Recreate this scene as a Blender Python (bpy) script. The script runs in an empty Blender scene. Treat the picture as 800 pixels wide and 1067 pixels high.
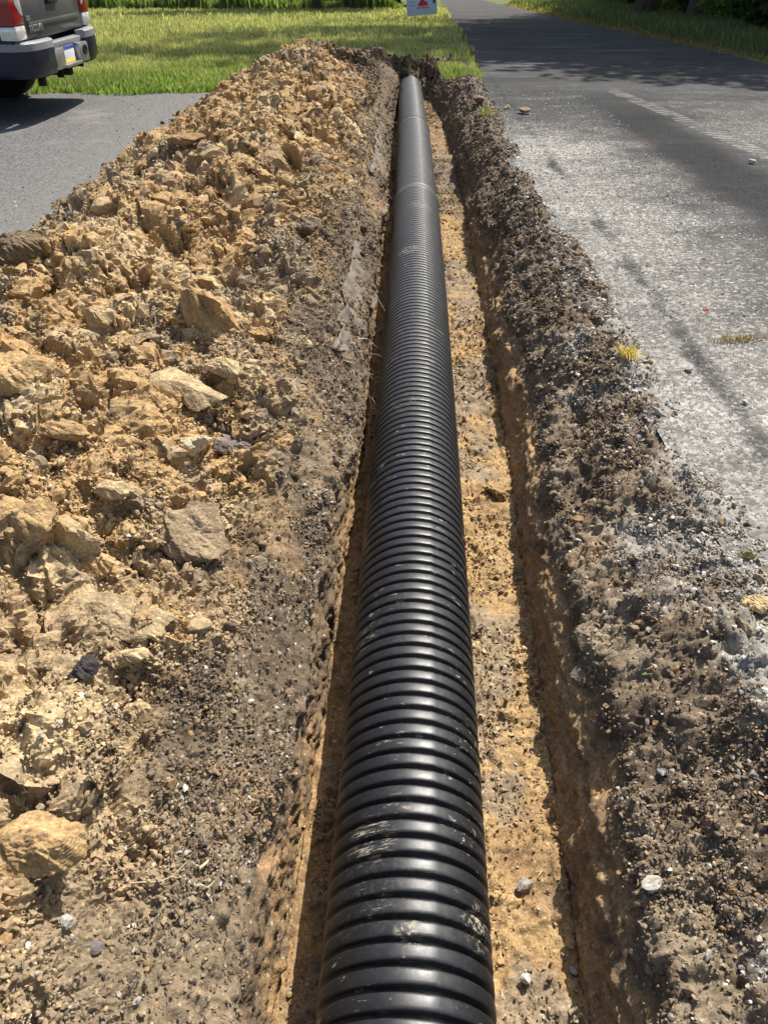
import bpy, bmesh, math, random
import numpy as np
from mathutils import Vector, Matrix
random.seed(7)
RNG = np.random.default_rng(11)
PI = math.pi
SC = bpy.context.scene
COL = SC.collection
R = math.radians

# ------------------------------------------------------------------ camera
CAM_H = 1.5
PITCH = math.atan(600.5 / 800.0)
F = 800.0
CT, ST = math.cos(PITCH), math.sin(PITCH)
cd = bpy.data.cameras.new('camera')
cam = bpy.data.objects.new('camera', cd)
COL.objects.link(cam)
cam.location = (0, 0, CAM_H)
cam.rotation_euler = (PI / 2 - PITCH, 0, 0)
cd.sensor_fit = 'VERTICAL'
cd.sensor_height = 36.0
cd.sensor_width = 27.0
cd.lens = 36.0 * F / 1067.0
cd.clip_start = 0.05
cd.clip_end = 2000
SC.camera = cam


def gz(y):
    """height of the land: level to about 11 m ahead, then falling gently"""
    y = np.asarray(y, float)
    t = np.clip(y - 11.0, 0, None)
    a = np.where(t < 4, 0.046 * t * t / 8.0, 0.046 * (t - 2.0))
    a = np.where(y > 130, 0.046 * (117.0) + 0 * a, a)
    return -a


def ground_at(px, py, z=0.0):
    """point of height z (above the land) seen at photo position px, py"""
    H = CAM_H - z
    for _ in range(40):
        Zc = F * H / (CT * (py + 67.0))
        Y = (Zc - H * ST) / CT
        H = 0.5 * H + 0.5 * (CAM_H - z - float(gz(Y)))
    return Vector(((px - 400) * Zc / F, Y, CAM_H - H))


# ------------------------------------------------------------------ noise
def hsh(ix, iy, seed=0):
    x = (ix.astype(np.int64) * 374761393 + iy.astype(np.int64) * 668265263 + seed * 1442695041) & 0xFFFFFFFF
    x = ((x ^ (x >> 13)) * 1274126177) & 0xFFFFFFFF
    x = ((x ^ (x >> 16)) * 2246822519) & 0xFFFFFFFF
    x = x ^ (x >> 15)
    return (x & 0xFFFFFF) / float(0xFFFFFF)


def vn(x, y, seed=0):
    ix = np.floor(x); iy = np.floor(y)
    fx = x - ix; fy = y - iy
    fx = fx * fx * fx * (fx * (fx * 6 - 15) + 10); fy = fy * fy * fy * (fy * (fy * 6 - 15) + 10)
    a = hsh(ix, iy, seed); b = hsh(ix + 1, iy, seed); c = hsh(ix, iy + 1, seed); d = hsh(ix + 1, iy + 1, seed)
    return (a * (1 - fx) + b * fx) * (1 - fy) + (c * (1 - fx) + d * fx) * fy - 0.5


def fbm(x, y, octv=4, seed=0, gain=0.5):
    s = 0; a = 1.0
    for k in range(octv):
        s = s + a * vn(x * 2.03 ** k + 17.3 * k, y * 2.03 ** k - 9.1 * k, seed + k)
        a *= gain
    return s


def worley(x, y, seed=0):
    ix = np.floor(x); iy = np.floor(y)
    f1 = np.full(x.shape, 9.0); f2 = np.full(x.shape, 9.0); cid = np.zeros(x.shape)
    for dx in (-1, 0, 1):
        for dy in (-1, 0, 1):
            cx = ix + dx; cy = iy + dy
            px = cx + hsh(cx, cy, seed + 1); py = cy + hsh(cx, cy, seed + 2)
            d = (px - x) ** 2 + (py - y) ** 2
            m = d < f1
            f2 = np.where(m, f1, np.minimum(f2, d))
            cid = np.where(m, hsh(cx, cy, seed + 3), cid)
            f1 = np.where(m, d, f1)
    return np.sqrt(f1), np.sqrt(f2), cid


def sstep(a, b, x):
    t = np.clip((x - a) / (b - a), 0, 1)
    return t * t * (3 - 2 * t)


# ------------------------------------------------------------------ mesh helpers
def raw_mesh(name, V, Fc, col=None, smooth=False):
    """V (n,3); Fc (m,k) array of k-gons, or list of such arrays"""
    if not isinstance(Fc, (list, tuple)):
        Fc = [Fc]
    me = bpy.data.meshes.new(name)
    V = np.ascontiguousarray(V, dtype=np.float32)
    me.vertices.add(len(V)); me.vertices.foreach_set('co', V.ravel())
    li = np.concatenate([f.ravel() for f in Fc]).astype(np.int32)
    ct = np.concatenate([np.full(len(f), f.shape[1]) for f in Fc]).astype(np.int32)
    st = np.concatenate([[0], np.cumsum(ct)[:-1]]).astype(np.int32)
    me.loops.add(len(li)); me.loops.foreach_set('vertex_index', li)
    me.polygons.add(len(ct)); me.polygons.foreach_set('loop_start', st)
    me.polygons.foreach_set('use_smooth', np.full(len(ct), smooth, dtype=bool))
    me.update(calc_edges=True)
    if col is not None:
        a = me.color_attributes.new('col', 'FLOAT_COLOR', 'POINT')
        c = np.ones((len(V), 4), np.float32); c[:, :3] = np.clip(col, 0, 1)
        a.data.foreach_set('color', c.ravel())
    me.validate()
    return me


def link(name, me, mat, parent=None):
    o = bpy.data.objects.new(name, me)
    if mat is not None and not me.materials:
        me.materials.append(mat)
    COL.objects.link(o)
    if parent is not None:
        o.parent = parent
    return o


def tag(o, label=None, cat=None, group=None, kind=None):
    if label: o['label'] = label
    if cat: o['category'] = cat
    if group: o['group'] = group
    if kind: o['kind'] = kind
    return o


def empty(name, loc, rz=0.0):
    o = bpy.data.objects.new(name, None)
    o.location = loc; o.rotation_euler = (0, 0, rz); o.empty_display_size = 0.1
    COL.objects.link(o)
    return o


class MB:
    def __init__(self): self.bm = bmesh.new()

    def box(self, x0, x1, y0, y1, z0, z1, bev=0.0):
        b = bmesh.new()
        bmesh.ops.create_cube(b, size=1.0)
        for v in b.verts:
            v.co = Vector(((x0 + x1) / 2 + v.co.x * (x1 - x0), (y0 + y1) / 2 + v.co.y * (y1 - y0), (z0 + z1) / 2 + v.co.z * (z1 - z0)))
        if bev:
            bmesh.ops.bevel(b, geom=b.edges[:], offset=bev, segments=2, affect='EDGES', profile=0.5)
        self.add(b); return self

    def prism(self, pts, axis, a, b_, bev=0.0):
        """polygon pts (2D) extruded along axis from a to b_. axis 'y': pts=(x,z); 'x': pts=(y,z); 'z': pts=(x,y)"""
        b = bmesh.new()
        def P(p, t):
            if axis == 'y': return (p[0], t, p[1])
            if axis == 'x': return (t, p[0], p[1])
            return (p[0], p[1], t)
        v0 = [b.verts.new(P(p, a)) for p in pts]; v1 = [b.verts.new(P(p, b_)) for p in pts]
        n = len(pts)
        b.faces.new(v0); b.faces.new(v1[::-1])
        for i in range(n):
            b.faces.new((v0[i], v0[(i + 1) % n], v1[(i + 1) % n], v1[i]))
        bmesh.ops.recalc_face_normals(b, faces=b.faces[:])
        if bev:
            bmesh.ops.bevel(b, geom=b.edges[:], offset=bev, segments=2, affect='EDGES', profile=0.5)
        bmesh.ops.triangulate(b, faces=[f for f in b.faces if len(f.verts) > 4])
        self.add(b); return self

    def tube(self, pts, rads, seg=10, cap=True):
        b = bmesh.new(); rings = []
        pts = [Vector(p) for p in pts]
        up = Vector((0, 0, 1))
        for i, p in enumerate(pts):
            d = (pts[min(i + 1, len(pts) - 1)] - pts[max(i - 1, 0)]).normalized()
            u = d.cross(up)
            if u.length < 1e-3: u = d.cross(Vector((1, 0, 0)))
            u.normalize(); w = d.cross(u)
            r = rads[i] if hasattr(rads, '__len__') else rads
            rings.append([b.verts.new(p + u * r * math.cos(2 * PI * k / seg) + w * r * math.sin(2 * PI * k / seg)) for k in range(seg)])
        for i in range(len(rings) - 1):
            for k in range(seg):
                b.faces.new((rings[i][k], rings[i][(k + 1) % seg], rings[i + 1][(k + 1) % seg], rings[i + 1][k]))
        if cap:
            b.faces.new(rings[0]); b.faces.new(rings[-1][::-1])
        bmesh.ops.recalc_face_normals(b, faces=b.faces[:])
        self.add(b); return self

    def lathe(self, prof, c, axis='y', seg=40):
        """prof list of (r, t) around axis through c"""
        b = bmesh.new(); rings = []
        for r, t in prof:
            ring = []
            for k in range(seg):
                a = 2 * PI * k / seg
                if axis == 'y': p = (c[0] + r * math.cos(a), c[1] + t, c[2] + r * math.sin(a))
                elif axis == 'x': p = (c[0] + t, c[1] + r * math.cos(a), c[2] + r * math.sin(a))
                else: p = (c[0] + r * math.cos(a), c[1] + r * math.sin(a), c[2] + t)
                ring.append(b.verts.new(p))
            rings.append(ring)
        for i in range(len(rings) - 1):
            for k in range(seg):
                b.faces.new((rings[i][k], rings[i][(k + 1) % seg], rings[i + 1][(k + 1) % seg], rings[i + 1][k]))
        b.faces.new(rings[0]); b.faces.new(rings[-1][::-1])
        bmesh.ops.recalc_face_normals(b, faces=b.faces[:])
        self.add(b); return self

    def add(self, b):
        me = bpy.data.meshes.new('tmp'); b.to_mesh(me); b.free()
        self.bm.from_mesh(me); bpy.data.meshes.remove(me)

    def build(self, name, mat, parent=None, smooth=True, angle=35):
        me = bpy.data.meshes.new(name)
        self.bm.to_mesh(me); self.bm.free()
        if smooth:
            me.polygons.foreach_set('use_smooth', [True] * len(me.polygons))
            try: me.set_sharp_from_angle(angle=R(angle))
            except Exception: pass
        return link(name, me, mat, parent)


# ------------------------------------------------------------------ materials
def new_mat(name):
    m = bpy.data.materials.new(name); m.use_nodes = True
    nt = m.node_tree
    return m, nt, nt.nodes['Principled BSDF']


def N(nt, t, **kw):
    n = nt.nodes.new(t)
    for k, v in kw.items():
        if k in n.inputs.keys(): n.inputs[k].default_value = v
        else: setattr(n, k, v)
    return n


def L(nt, a, b): nt.links.new(a, b)


def math_(nt, op, a, b=None, clamp=False):
    n = nt.nodes.new('ShaderNodeMath'); n.operation = op; n.use_clamp = clamp
    for i, v in enumerate((a, b)):
        if v is None: continue
        if isinstance(v, (int, float)): n.inputs[i].default_value = v
        else: nt.links.new(v, n.inputs[i])
    return n.outputs[0]


def mapr(nt, v, a, b, c=0.0, d=1.0, smooth=True):
    n = nt.nodes.new('ShaderNodeMapRange')
    if smooth: n.interpolation_type = 'SMOOTHSTEP'
    nt.links.new(v, n.inputs[0])
    for i, q in enumerate((a, b, c, d)): n.inputs[i + 1].default_value = q
    return n.outputs[0]


def mixc(nt, f, a, b, mode='MIX'):
    n = nt.nodes.new('ShaderNodeMix'); n.data_type = 'RGBA'; n.blend_type = mode
    for i, v in ((0, f), (6, a), (7, b)):
        if isinstance(v, (int, float)): n.inputs[i].default_value = v
        elif isinstance(v, tuple): n.inputs[i].default_value = v + (1,) if len(v) == 3 else v
        else: nt.links.new(v, n.inputs[i])
    return n.outputs[2]


def noise(nt, vec, scale, detail=4, rough=0.6, out=0):
    n = nt.nodes.new('ShaderNodeTexNoise'); n.inputs['Scale'].default_value = scale
    n.inputs['Detail'].default_value = detail; n.inputs['Roughness'].default_value = rough
    if vec is not None: nt.links.new(vec, n.inputs['Vector'])
    return n.outputs[out]


def voro(nt, vec, scale, feat='F1', out='Distance', rnd=1.0):
    n = nt.nodes.new('ShaderNodeTexVoronoi'); n.feature = feat; n.inputs['Scale'].default_value = scale
    n.inputs['Randomness'].default_value = rnd
    if vec is not None: nt.links.new(vec, n.inputs['Vector'])
    return n.outputs[out]


def bump(nt, bsdf, h, strength=0.5, dist=0.01, prev=None):
    n = nt.nodes.new('ShaderNodeBump'); n.inputs['Strength'].default_value = strength; n.inputs['Distance'].default_value = dist
    nt.links.new(h, n.inputs['Height'])
    if prev is not None: nt.links.new(prev, n.inputs['Normal'])
    if bsdf is not None: nt.links.new(n.outputs[0], bsdf.inputs['Normal'])
    return n.outputs[0]


def soil_material(name='soil', speck=0.55, bumpy=True):
    m, nt, b = new_mat(name)
    pos = nt.nodes.new('ShaderNodeNewGeometry').outputs['Position']
    at = nt.nodes.new('ShaderNodeAttribute'); at.attribute_name = 'col'
    n1 = noise(nt, pos, 55, 6, 0.7)
    n2 = noise(nt, pos, 9, 3, 0.6)
    n3 = voro(nt, pos, 130)
    k = math_(nt, 'ADD', mapr(nt, n1, 0.25, 0.75, 0.62, 1.36, False), mapr(nt, n2, 0.3, 0.7, -0.14, 0.14, False))
    k = math_(nt, 'MULTIPLY', k, mapr(nt, n3, 0.0, 0.75, 1.15, 0.72, False))
    c = mixc(nt, 1.0, at.outputs['Color'], (1, 1, 1))
    vm = nt.nodes.new('ShaderNodeVectorMath'); vm.operation = 'SCALE'
    L(nt, at.outputs['Color'], vm.inputs[0]); L(nt, k, vm.inputs['Scale'])
    # pale mineral grains scattered through the soil
    g = nt.nodes.new('ShaderNodeTexVoronoi'); g.inputs['Scale'].default_value = 95
    L(nt, pos, g.inputs['Vector'])
    sep = nt.nodes.new('ShaderNodeSeparateColor'); L(nt, g.outputs['Color'], sep.inputs[0])
    sel = math_(nt, 'GREATER_THAN', sep.outputs[0], 0.93)
    inn = math_(nt, 'LESS_THAN', g.outputs['Distance'], 0.42)
    f = math_(nt, 'MULTIPLY', math_(nt, 'MULTIPLY', sel, inn), speck)
    c = mixc(nt, f, vm.outputs[0], (0.50, 0.43, 0.33))
    L(nt, c, b.inputs['Base Color'])
    b.inputs['Roughness'].default_value = 0.96
    b.inputs['Specular IOR Level'].default_value = 0.15
    if bumpy:
        h1 = bump(nt, None, noise(nt, pos, 38, 7, 0.68), 0.8, 0.0085)
        bump(nt, b, voro(nt, pos, 150), 0.5, -0.002, h1)
    return m


M = {}
M['soil'] = soil_material()
M['clay'] = soil_material('clay', 0.25)
M['crumb'] = soil_material('crumb', 0.0, False)


def plain(name, col, rough=0.5, metal=0.0, spec=0.5, nscale=0, namp=0.0, bumps=0.0, coat=0.0):
    m, nt, b = new_mat(name)
    b.inputs['Roughness'].default_value = rough
    b.inputs['Metallic'].default_value = metal
    b.inputs['Specular IOR Level'].default_value = spec
    b.inputs['Coat Weight'].default_value = coat
    tc = nt.nodes.new('ShaderNodeTexCoord').outputs['Object']
    if nscale:
        n = noise(nt, tc, nscale, 5, 0.65)
        k = mapr(nt, n, 0.3, 0.7, 1 - namp, 1 + namp, False)
        vm = nt.nodes.new('ShaderNodeVectorMath'); vm.operation = 'SCALE'
        vm.inputs[0].default_value = col; L(nt, k, vm.inputs['Scale'])
        L(nt, vm.outputs[0], b.inputs['Base Color'])
        L(nt, mapr(nt, n, 0.3, 0.7, rough * 0.85, min(1, rough * 1.2), False), b.inputs['Roughness'])
        if bumps: bump(nt, b, n, bumps, 0.004)
    else:
        b.inputs['Base Color'].default_value = tuple(col) + (1,)
    return m


M['paint'] = plain('navy_paint', (0.0035, 0.007, 0.026), 0.33, 0.0, 0.4, 3, 0.15, 0, 0.15)
M['gate'] = plain('dirty_paint_grey_sheen', (0.06, 0.062, 0.066), 0.40, 0.2, 0.5, 4, 0.2, 0, 0.3)  # grazing reflection on the dirty paint is put into this grey colour
M['silver'] = plain('satin_metal', (0.42, 0.43, 0.45), 0.3, 0.85, 0.5, 12, 0.1)
M['pad'] = plain('grey_step_pad', (0.20, 0.205, 0.215), 0.45, 0.1, 0.5, 60, 0.08, 0.2)
M['rubber'] = plain('black_rubber', (0.012, 0.012, 0.013), 0.8, 0, 0.3, 30, 0.3, 0.3)
M['dark'] = plain('dark_underbody', (0.012, 0.012, 0.012), 0.75, 0, 0.3, 8, 0.3)
M['red'] = plain('red_lens', (0.24, 0.004, 0.010), 0.12, 0, 0.6, 9, 0.2, 0, 0.5)
M['clear'] = plain('clear_lens', (0.6, 0.6, 0.58), 0.12, 0.3, 0.7, 50, 0.35, 0, 0.5)
M['glass'] = plain('car_glass', (0.02, 0.025, 0.03), 0.05, 0, 0.8)
M['white'] = plain('white_board', (0.60, 0.61, 0.64), 0.5, 0, 0.4, 14, 0.05)
M['yellow'] = plain('yellow_paint', (0.75, 0.6, 0.06), 0.45)
M['bluep'] = plain('blue_paint', (0.03, 0.09, 0.35), 0.45)
M['redp'] = plain('red_ink', (0.6, 0.02, 0.04), 0.5)
M['ink'] = plain('dark_ink', (0.12, 0.03, 0.04), 0.5)
M['grink'] = plain('grey_ink', (0.3, 0.3, 0.42), 0.5)
M['wire'] = plain('wire_stake', (0.2, 0.2, 0.2), 0.4, 0.8)


def pipe_material():
    m, nt, b = new_mat('black_plastic')
    g = nt.nodes.new('ShaderNodeNewGeometry'); pos = g.outputs['Position']
    mp = nt.nodes.new('ShaderNodeMapping'); mp.inputs['Scale'].default_value = (1, 2.6, 1); L(nt, pos, mp.inputs['Vector'])
    big = noise(nt, pos, 2.2, 3, 0.6)
    dust = math_(nt, 'MULTIPLY', mapr(nt, noise(nt, pos, 70, 5, 0.75), 0.45, 0.75, 0, 1), mapr(nt, big, 0.4, 0.75, 0.02, 0.18))
    sp = mapr(nt, noise(nt, mp.outputs[0], 17, 7, 0.72), 0.60, 0.66, 0, 0.85)
    sp = math_(nt, 'MULTIPLY', sp, mapr(nt, noise(nt, pos, 5.5, 2, 0.5), 0.50, 0.58, 0, 1))
    mp2 = nt.nodes.new('ShaderNodeMapping'); mp2.inputs['Scale'].default_value = (2, 14, 2); mp2.inputs['Rotation'].default_value = (0, 0, 0.5)
    L(nt, pos, mp2.inputs['Vector'])
    sc = mapr(nt, noise(nt, mp2.outputs[0], 9, 6, 0.7), 0.62, 0.69, 0, 0.6)
    sc = math_(nt, 'MULTIPLY', sc, mapr(nt, noise(nt, pos, 3.1, 2, 0.5), 0.5, 0.6, 0, 1))
    sp = math_(nt, 'MAXIMUM', sp, 0.0)
    nspot = noise(nt, mp2.outputs[0], 14, 7, 0.75); nsp2 = noise(nt, pos, 60, 6, 0.75)
    for (cx_, cy_, cz_, rr_s, nn_, th) in ((-.035, .93, -.10, .06, nspot, .52), (.05, .72, -.09, .028, nsp2, .5), (-.08, 1.58, -.12, .07, nspot, .55), (.19, .76, -.17, .05, nsp2, .52), (.17, .97, -.15, .05, nsp2, .56),
                                          (.03, 1.0, -.09, .04, nspot, .56), (.20, 1.25, -.16, .06, nsp2, .58), (-.02, .80, -.10, .05, nspot, .58), (.16, 4.9, -.10, .07, nsp2, .5), (.28, 5.9, -.1, .08, nsp2, .52), (.1, 2.9, -.12, .08, nspot, .56)):
        vd = nt.nodes.new('ShaderNodeVectorMath'); vd.operation = 'DISTANCE'; L(nt, pos, vd.inputs[0]); vd.inputs[1].default_value = (cx_, cy_, cz_)
        mk = math_(nt, 'MULTIPLY', mapr(nt, vd.outputs['Value'], rr_s * 1.3, rr_s * .5, 0, 1), mapr(nt, nn_, th, th + .07, 0, .9))
        sp = math_(nt, 'MAXIMUM', sp, mk)
    f = math_(nt, 'MAXIMUM', math_(nt, 'MAXIMUM', sp, sc), dust)
    # greyer with distance: dust, and grazing sky reflection put into the colour
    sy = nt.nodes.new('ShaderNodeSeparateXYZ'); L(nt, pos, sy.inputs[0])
    far_grey = mapr(nt, sy.outputs[1], 1.5, 8.0, 0.0, 0.20)
    c0 = mixc(nt, far_grey, (0.0105, 0.0108, 0.0115), (0.30, 0.29, 0.27))
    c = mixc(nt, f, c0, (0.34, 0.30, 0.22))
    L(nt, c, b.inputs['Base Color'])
    L(nt, math_(nt, 'ADD', mapr(nt, noise(nt, pos, 26, 4, 0.7), 0.3, 0.7, 0.38, 0.48, False), math_(nt, 'MULTIPLY', f, 0.5), True), b.inputs['Roughness'])
    b.inputs['Specular IOR Level'].default_value = 0.5
    bump(nt, b, noise(nt, pos, 120, 5, 0.7), 0.12, 0.002)
    return m


M['pipe'] = pipe_material()


def road_material():
    m, nt, b = new_mat('worn_asphalt')
    pos = nt.nodes.new('ShaderNodeNewGeometry').outputs['Position']
    sx = nt.nodes.new('ShaderNodeSeparateXYZ'); L(nt, pos, sx.inputs[0])
    X, Y = sx.outputs[0], sx.outputs[1]
    wob = math_(nt, 'MULTIPLY', math_(nt, 'SUBTRACT', noise(nt, pos, 1.3, 5, 0.65), 0.5), 1.5)
    Xw = math_(nt, 'ADD', X, wob)
    st = nt.nodes.new('ShaderNodeTexVoronoi'); st.inputs['Scale'].default_value = 62; L(nt, pos, st.inputs['Vector'])
    s1 = nt.nodes.new('ShaderNodeSeparateColor'); L(nt, st.outputs['Color'], s1.inputs[0])
    st2 = nt.nodes.new('ShaderNodeTexVoronoi'); st2.inputs['Scale'].default_value = 170; L(nt, pos, st2.inputs['Vector'])
    s2 = nt.nodes.new('ShaderNodeSeparateColor'); L(nt, st2.outputs['Color'], s2.inputs[0])
    # how bare / dusty the stones are
    left = mapr(nt, Xw, 2.8, 1.3, 0, .92)
    near = mapr(nt, math_(nt, 'ADD', Y, math_(nt, 'MULTIPLY', wob, 2.0)), 9.5, 7.0, 0.0, 1)
    bare = math_(nt, 'MULTIPLY', left, near)
    mid = mapr(nt, Xw, 2.95, 3.35, 0, 0.42)
    mid = math_(nt, 'MULTIPLY', mid, mapr(nt, Y, 10.5, 8.0, 0.25, 1))
    bare = math_(nt, 'MAXIMUM', bare, mid)
    # paler streaks lying across the old surface
    mp = nt.nodes.new('ShaderNodeMapping'); mp.inputs['Scale'].default_value = (0.35, 1.2, 1); L(nt, pos, mp.inputs['Vector'])
    streak = mapr(nt, noise(nt, mp.outputs[0], 1.4, 6, 0.72), 0.50, 0.70, 0, 0.5)
    bare = math_(nt, 'MAXIMUM', bare, streak)
    # dark tarry wheel path
    dw = math_(nt, 'ABSOLUTE', math_(nt, 'SUBTRACT', math_(nt, 'ADD', X, math_(nt, 'MULTIPLY', wob, 0.28)), math_(nt, 'ADD', 2.9, math_(nt, 'MULTIPLY', Y, -0.035))))
    tar = math_(nt, 'MULTIPLY', mapr(nt, dw, 0.42, 0.15, 0, 1.0), mapr(nt, Y, 11, 8.5, 0, 1))
    # a second, fine dark crack line near the verge
    dw2 = math_(nt, 'ABSOLUTE', math_(nt, 'SUBTRACT', math_(nt, 'ADD', X, math_(nt, 'MULTIPLY', wob, 0.16)), 1.40))
    crack = math_(nt, 'MULTIPLY', mapr(nt, dw2, 0.07, 0.01, 0, 0.6), mapr(nt, noise(nt, pos, 1.3, 6, 0.75), 0.40, 0.6, 0, 1))
    tar = math_(nt, 'MAXIMUM', tar, crack)
    bare = math_(nt, 'MULTIPLY', bare, math_(nt, 'SUBTRACT', 1.0, tar))
    bare = math_(nt, 'ADD', bare, mapr(nt, noise(nt, pos, 4.5, 8, 0.75), 0.3, 0.7, -0.30, 0.22, False), True)
    # stones: each its own grey
    thr = mapr(nt, bare, 0, 1, 0.95, 0.30, False)
    pale = mapr(nt, math_(nt, 'SUBTRACT', math_(nt, 'ADD', math_(nt, 'MULTIPLY', s1.outputs[0], 0.6), math_(nt, 'MULTIPLY', s2.outputs[1], 0.4)), thr), -0.1, 0.12, 0, 1)
    stone = mixc(nt, s1.outputs[1], (0.13, 0.124, 0.112), (0.37, 0.35, 0.315))
    binder = mixc(nt, bare, (0.058, 0.057, 0.055), (0.15, 0.14, 0.122))
    c = mixc(nt, pale, binder, stone)
    c = mixc(nt, math_(nt, 'MULTIPLY', tar, 0.97), c, mixc(nt, s2.outputs[0], (0.008, 0.008, 0.009), (0.05, 0.05, 0.049)))
    lo = mapr(nt, noise(nt, mp.outputs[0], 0.9, 6, 0.7), 0.3, 0.7, 0.55, 1.35, False)
    vl = nt.nodes.new('ShaderNodeVectorMath'); vl.operation = 'SCALE'; L(nt, c, vl.inputs[0]); L(nt, lo, vl.inputs['Scale']); c = vl.outputs[0]
    # dried tyre print: cross bars of pale dust
    tx = math_(nt, 'SUBTRACT', math_(nt, 'ADD', X, math_(nt, 'MULTIPLY', wob, 0.06)), math_(nt, 'ADD', 4.28, math_(nt, 'MULTIPLY', Y, -0.145)))
    band = math_(nt, 'MULTIPLY', math_(nt, 'LESS_THAN', math_(nt, 'ABSOLUTE', tx), 0.10), mapr(nt, Y, 10.8, 10.2, 0, 1))
    bars = math_(nt, 'SINE', math_(nt, 'MULTIPLY', math_(nt, 'ADD', Y, math_(nt, 'MULTIPLY', tx, 0.5)), 2 * PI / 0.115))
    tp = math_(nt, 'MULTIPLY', mapr(nt, bars, -0.3, 0.6, 0.0, 0.5), band)
    tp = math_(nt, 'MULTIPLY', tp, mapr(nt, noise(nt, pos, 4, 6, 0.7), 0.38, 0.6, 0.0, 1))
    c = mixc(nt, tp, c, (0.36, 0.34, 0.30))
    L(nt, c, b.inputs['Base Color'])
    b.inputs['Roughness'].default_value = 0.95
    b.inputs['Specular IOR Level'].default_value = 0.1
    h = bump(nt, None, st.outputs['Distance'], 0.7, -0.0035)
    bump(nt, b, st2.outputs['Distance'], 0.5, -0.0015, h)
    return m


M['road'] = road_material()


def drive_material():
    m, nt, b = new_mat('driveway_asphalt')
    pos = nt.nodes.new('ShaderNodeNewGeometry').outputs['Position']
    st = nt.nodes.new('ShaderNodeTexVoronoi'); st.inputs['Scale'].default_value = 110; L(nt, pos, st.inputs['Vector'])
    s1 = nt.nodes.new('ShaderNodeSeparateColor'); L(nt, st.outputs['Color'], s1.inputs[0])
    mp = nt.nodes.new('ShaderNodeMapping'); mp.inputs['Scale'].default_value = (0.8, 1.0, 1); L(nt, pos, mp.inputs['Vector'])
    dirt = mapr(nt, noise(nt, mp.outputs[0], 1.5, 6, 0.68), 0.50, 0.70, 0, 0.8)
    sx = nt.nodes.new('ShaderNodeSeparateXYZ'); L(nt, pos, sx.inputs[0])
    nearp = mapr(nt, sx.outputs[0], -3.4, -2.1, 0, 0.35)
    base = mixc(nt, s1.outputs[0], (0.042, 0.042, 0.042), (0.19, 0.185, 0.178))
    c = mixc(nt, math_(nt, 'MAXIMUM', dirt, nearp), base, (0.19, 0.178, 0.155))
    L(nt, c, b.inputs['Base Color']); b.inputs['Roughness'].default_value = 0.95
    b.inputs['Specular IOR Level'].default_value = 0.1
    bump(nt, b, st.outputs['Distance'], 0.5, -0.002)
    return m


M['drive'] = drive_material()


def ground_material():
    m, nt, b = new_mat('turf')
    pos = nt.nodes.new('ShaderNodeNewGeometry').outputs['Position']
    n = noise(nt, pos, 0.5, 6, 0.7); n2 = noise(nt, pos, 14, 6, 0.7)
    c = mixc(nt, mapr(nt, n, 0.35, 0.65), (0.07, 0.11, 0.025), (0.19, 0.19, 0.075))
    c = mixc(nt, mapr(nt, n2, 0.4, 0.7), c, (0.035, 0.05, 0.015))
    L(nt, c, b.inputs['Base Color']); b.inputs['Roughness'].default_value = 0.95
    b.inputs['Specular IOR Level'].default_value = 0.1
    bump(nt, b, n2, 0.8, 0.04)
    return m


M['turf'] = ground_material()


def leaf_material(name, trans=0.45):
    m, nt, b = new_mat(name)
    at = nt.nodes.new('ShaderNodeAttribute'); at.attribute_name = 'col'
    L(nt, at.outputs['Color'], b.inputs['Base Color'])
    b.inputs['Roughness'].default_value = 0.6; b.inputs['Specular IOR Level'].default_value = 0.25
    t = nt.nodes.new('ShaderNodeBsdfTranslucent')
    tint = mixc(nt, 1.0, at.outputs['Color'], (1.5, 1.55, 0.8), 'MULTIPLY')
    L(nt, tint, t.inputs['Color'])
    mx = nt.nodes.new('ShaderNodeMixShader'); mx.inputs[0].default_value = trans
    L(nt, b.outputs[0], mx.inputs[1]); L(nt, t.outputs[0], mx.inputs[2])
    L(nt, mx.outputs[0], nt.nodes['Material Output'].inputs['Surface'])
    return m


M['leaf'] = leaf_material('foliage')
M['bark'] = plain('bark', (0.09, 0.068, 0.048), 0.95, 0, 0.1, 14, 0.5, 0.8)


def mat_fabric():
    m, nt, b = new_mat('muddy_fabric')
    pos = nt.nodes.new('ShaderNodeNewGeometry').outputs['Position']
    c = mixc(nt, mapr(nt, noise(nt, pos, 18, 6, 0.7), 0.35, 0.65), (0.19, 0.16, 0.12), (0.11, 0.088, 0.062))
    L(nt, c, b.inputs['Base Color']); b.inputs['Roughness'].default_value = 0.9
    bump(nt, b, noise(nt, pos, 160, 4, 0.7), 0.5, 0.004)
    return m


M['fabric'] = mat_fabric()

# ------------------------------------------------------------------ the excavation (profile swept along the trench)
ST_Y = [-3.0, -2.4, -2.2, 0.0, 3.0, 7.0, 9.5, 11.2, 12.3, 12.7, 13.0, 13.6]
P0 = [(-2.7, -.06), (-2.2, .02), (-1.85, .17), (-1.45, .34), (-1.0, .29), (-.64, .13), (-.47, .01), (-.35, -.09), (-.315, -.14), (-.29, -.46), (0, -.475), (.23, -.465), (.425, -.455), (.475, -.27), (.54, -.14), (.68, -.09), (.88, .01), (1.04, .018), (1.2, -.02), (1.4, -.07)]
P3 = [(-2.65, -.06), (-2.15, .02), (-1.8, .17), (-1.42, .34), (-.95, .31), (-.47, .16), (-.28, .04), (-.16, -.09), (-.13, -.14), (-.11, -.46), (.15, -.475), (.39, -.465), (.585, -.455), (.64, -.27), (.72, -.15), (.80, -.07), (.92, .02), (1.03, .018), (1.17, -.02), (1.4, -.07)]
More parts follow.
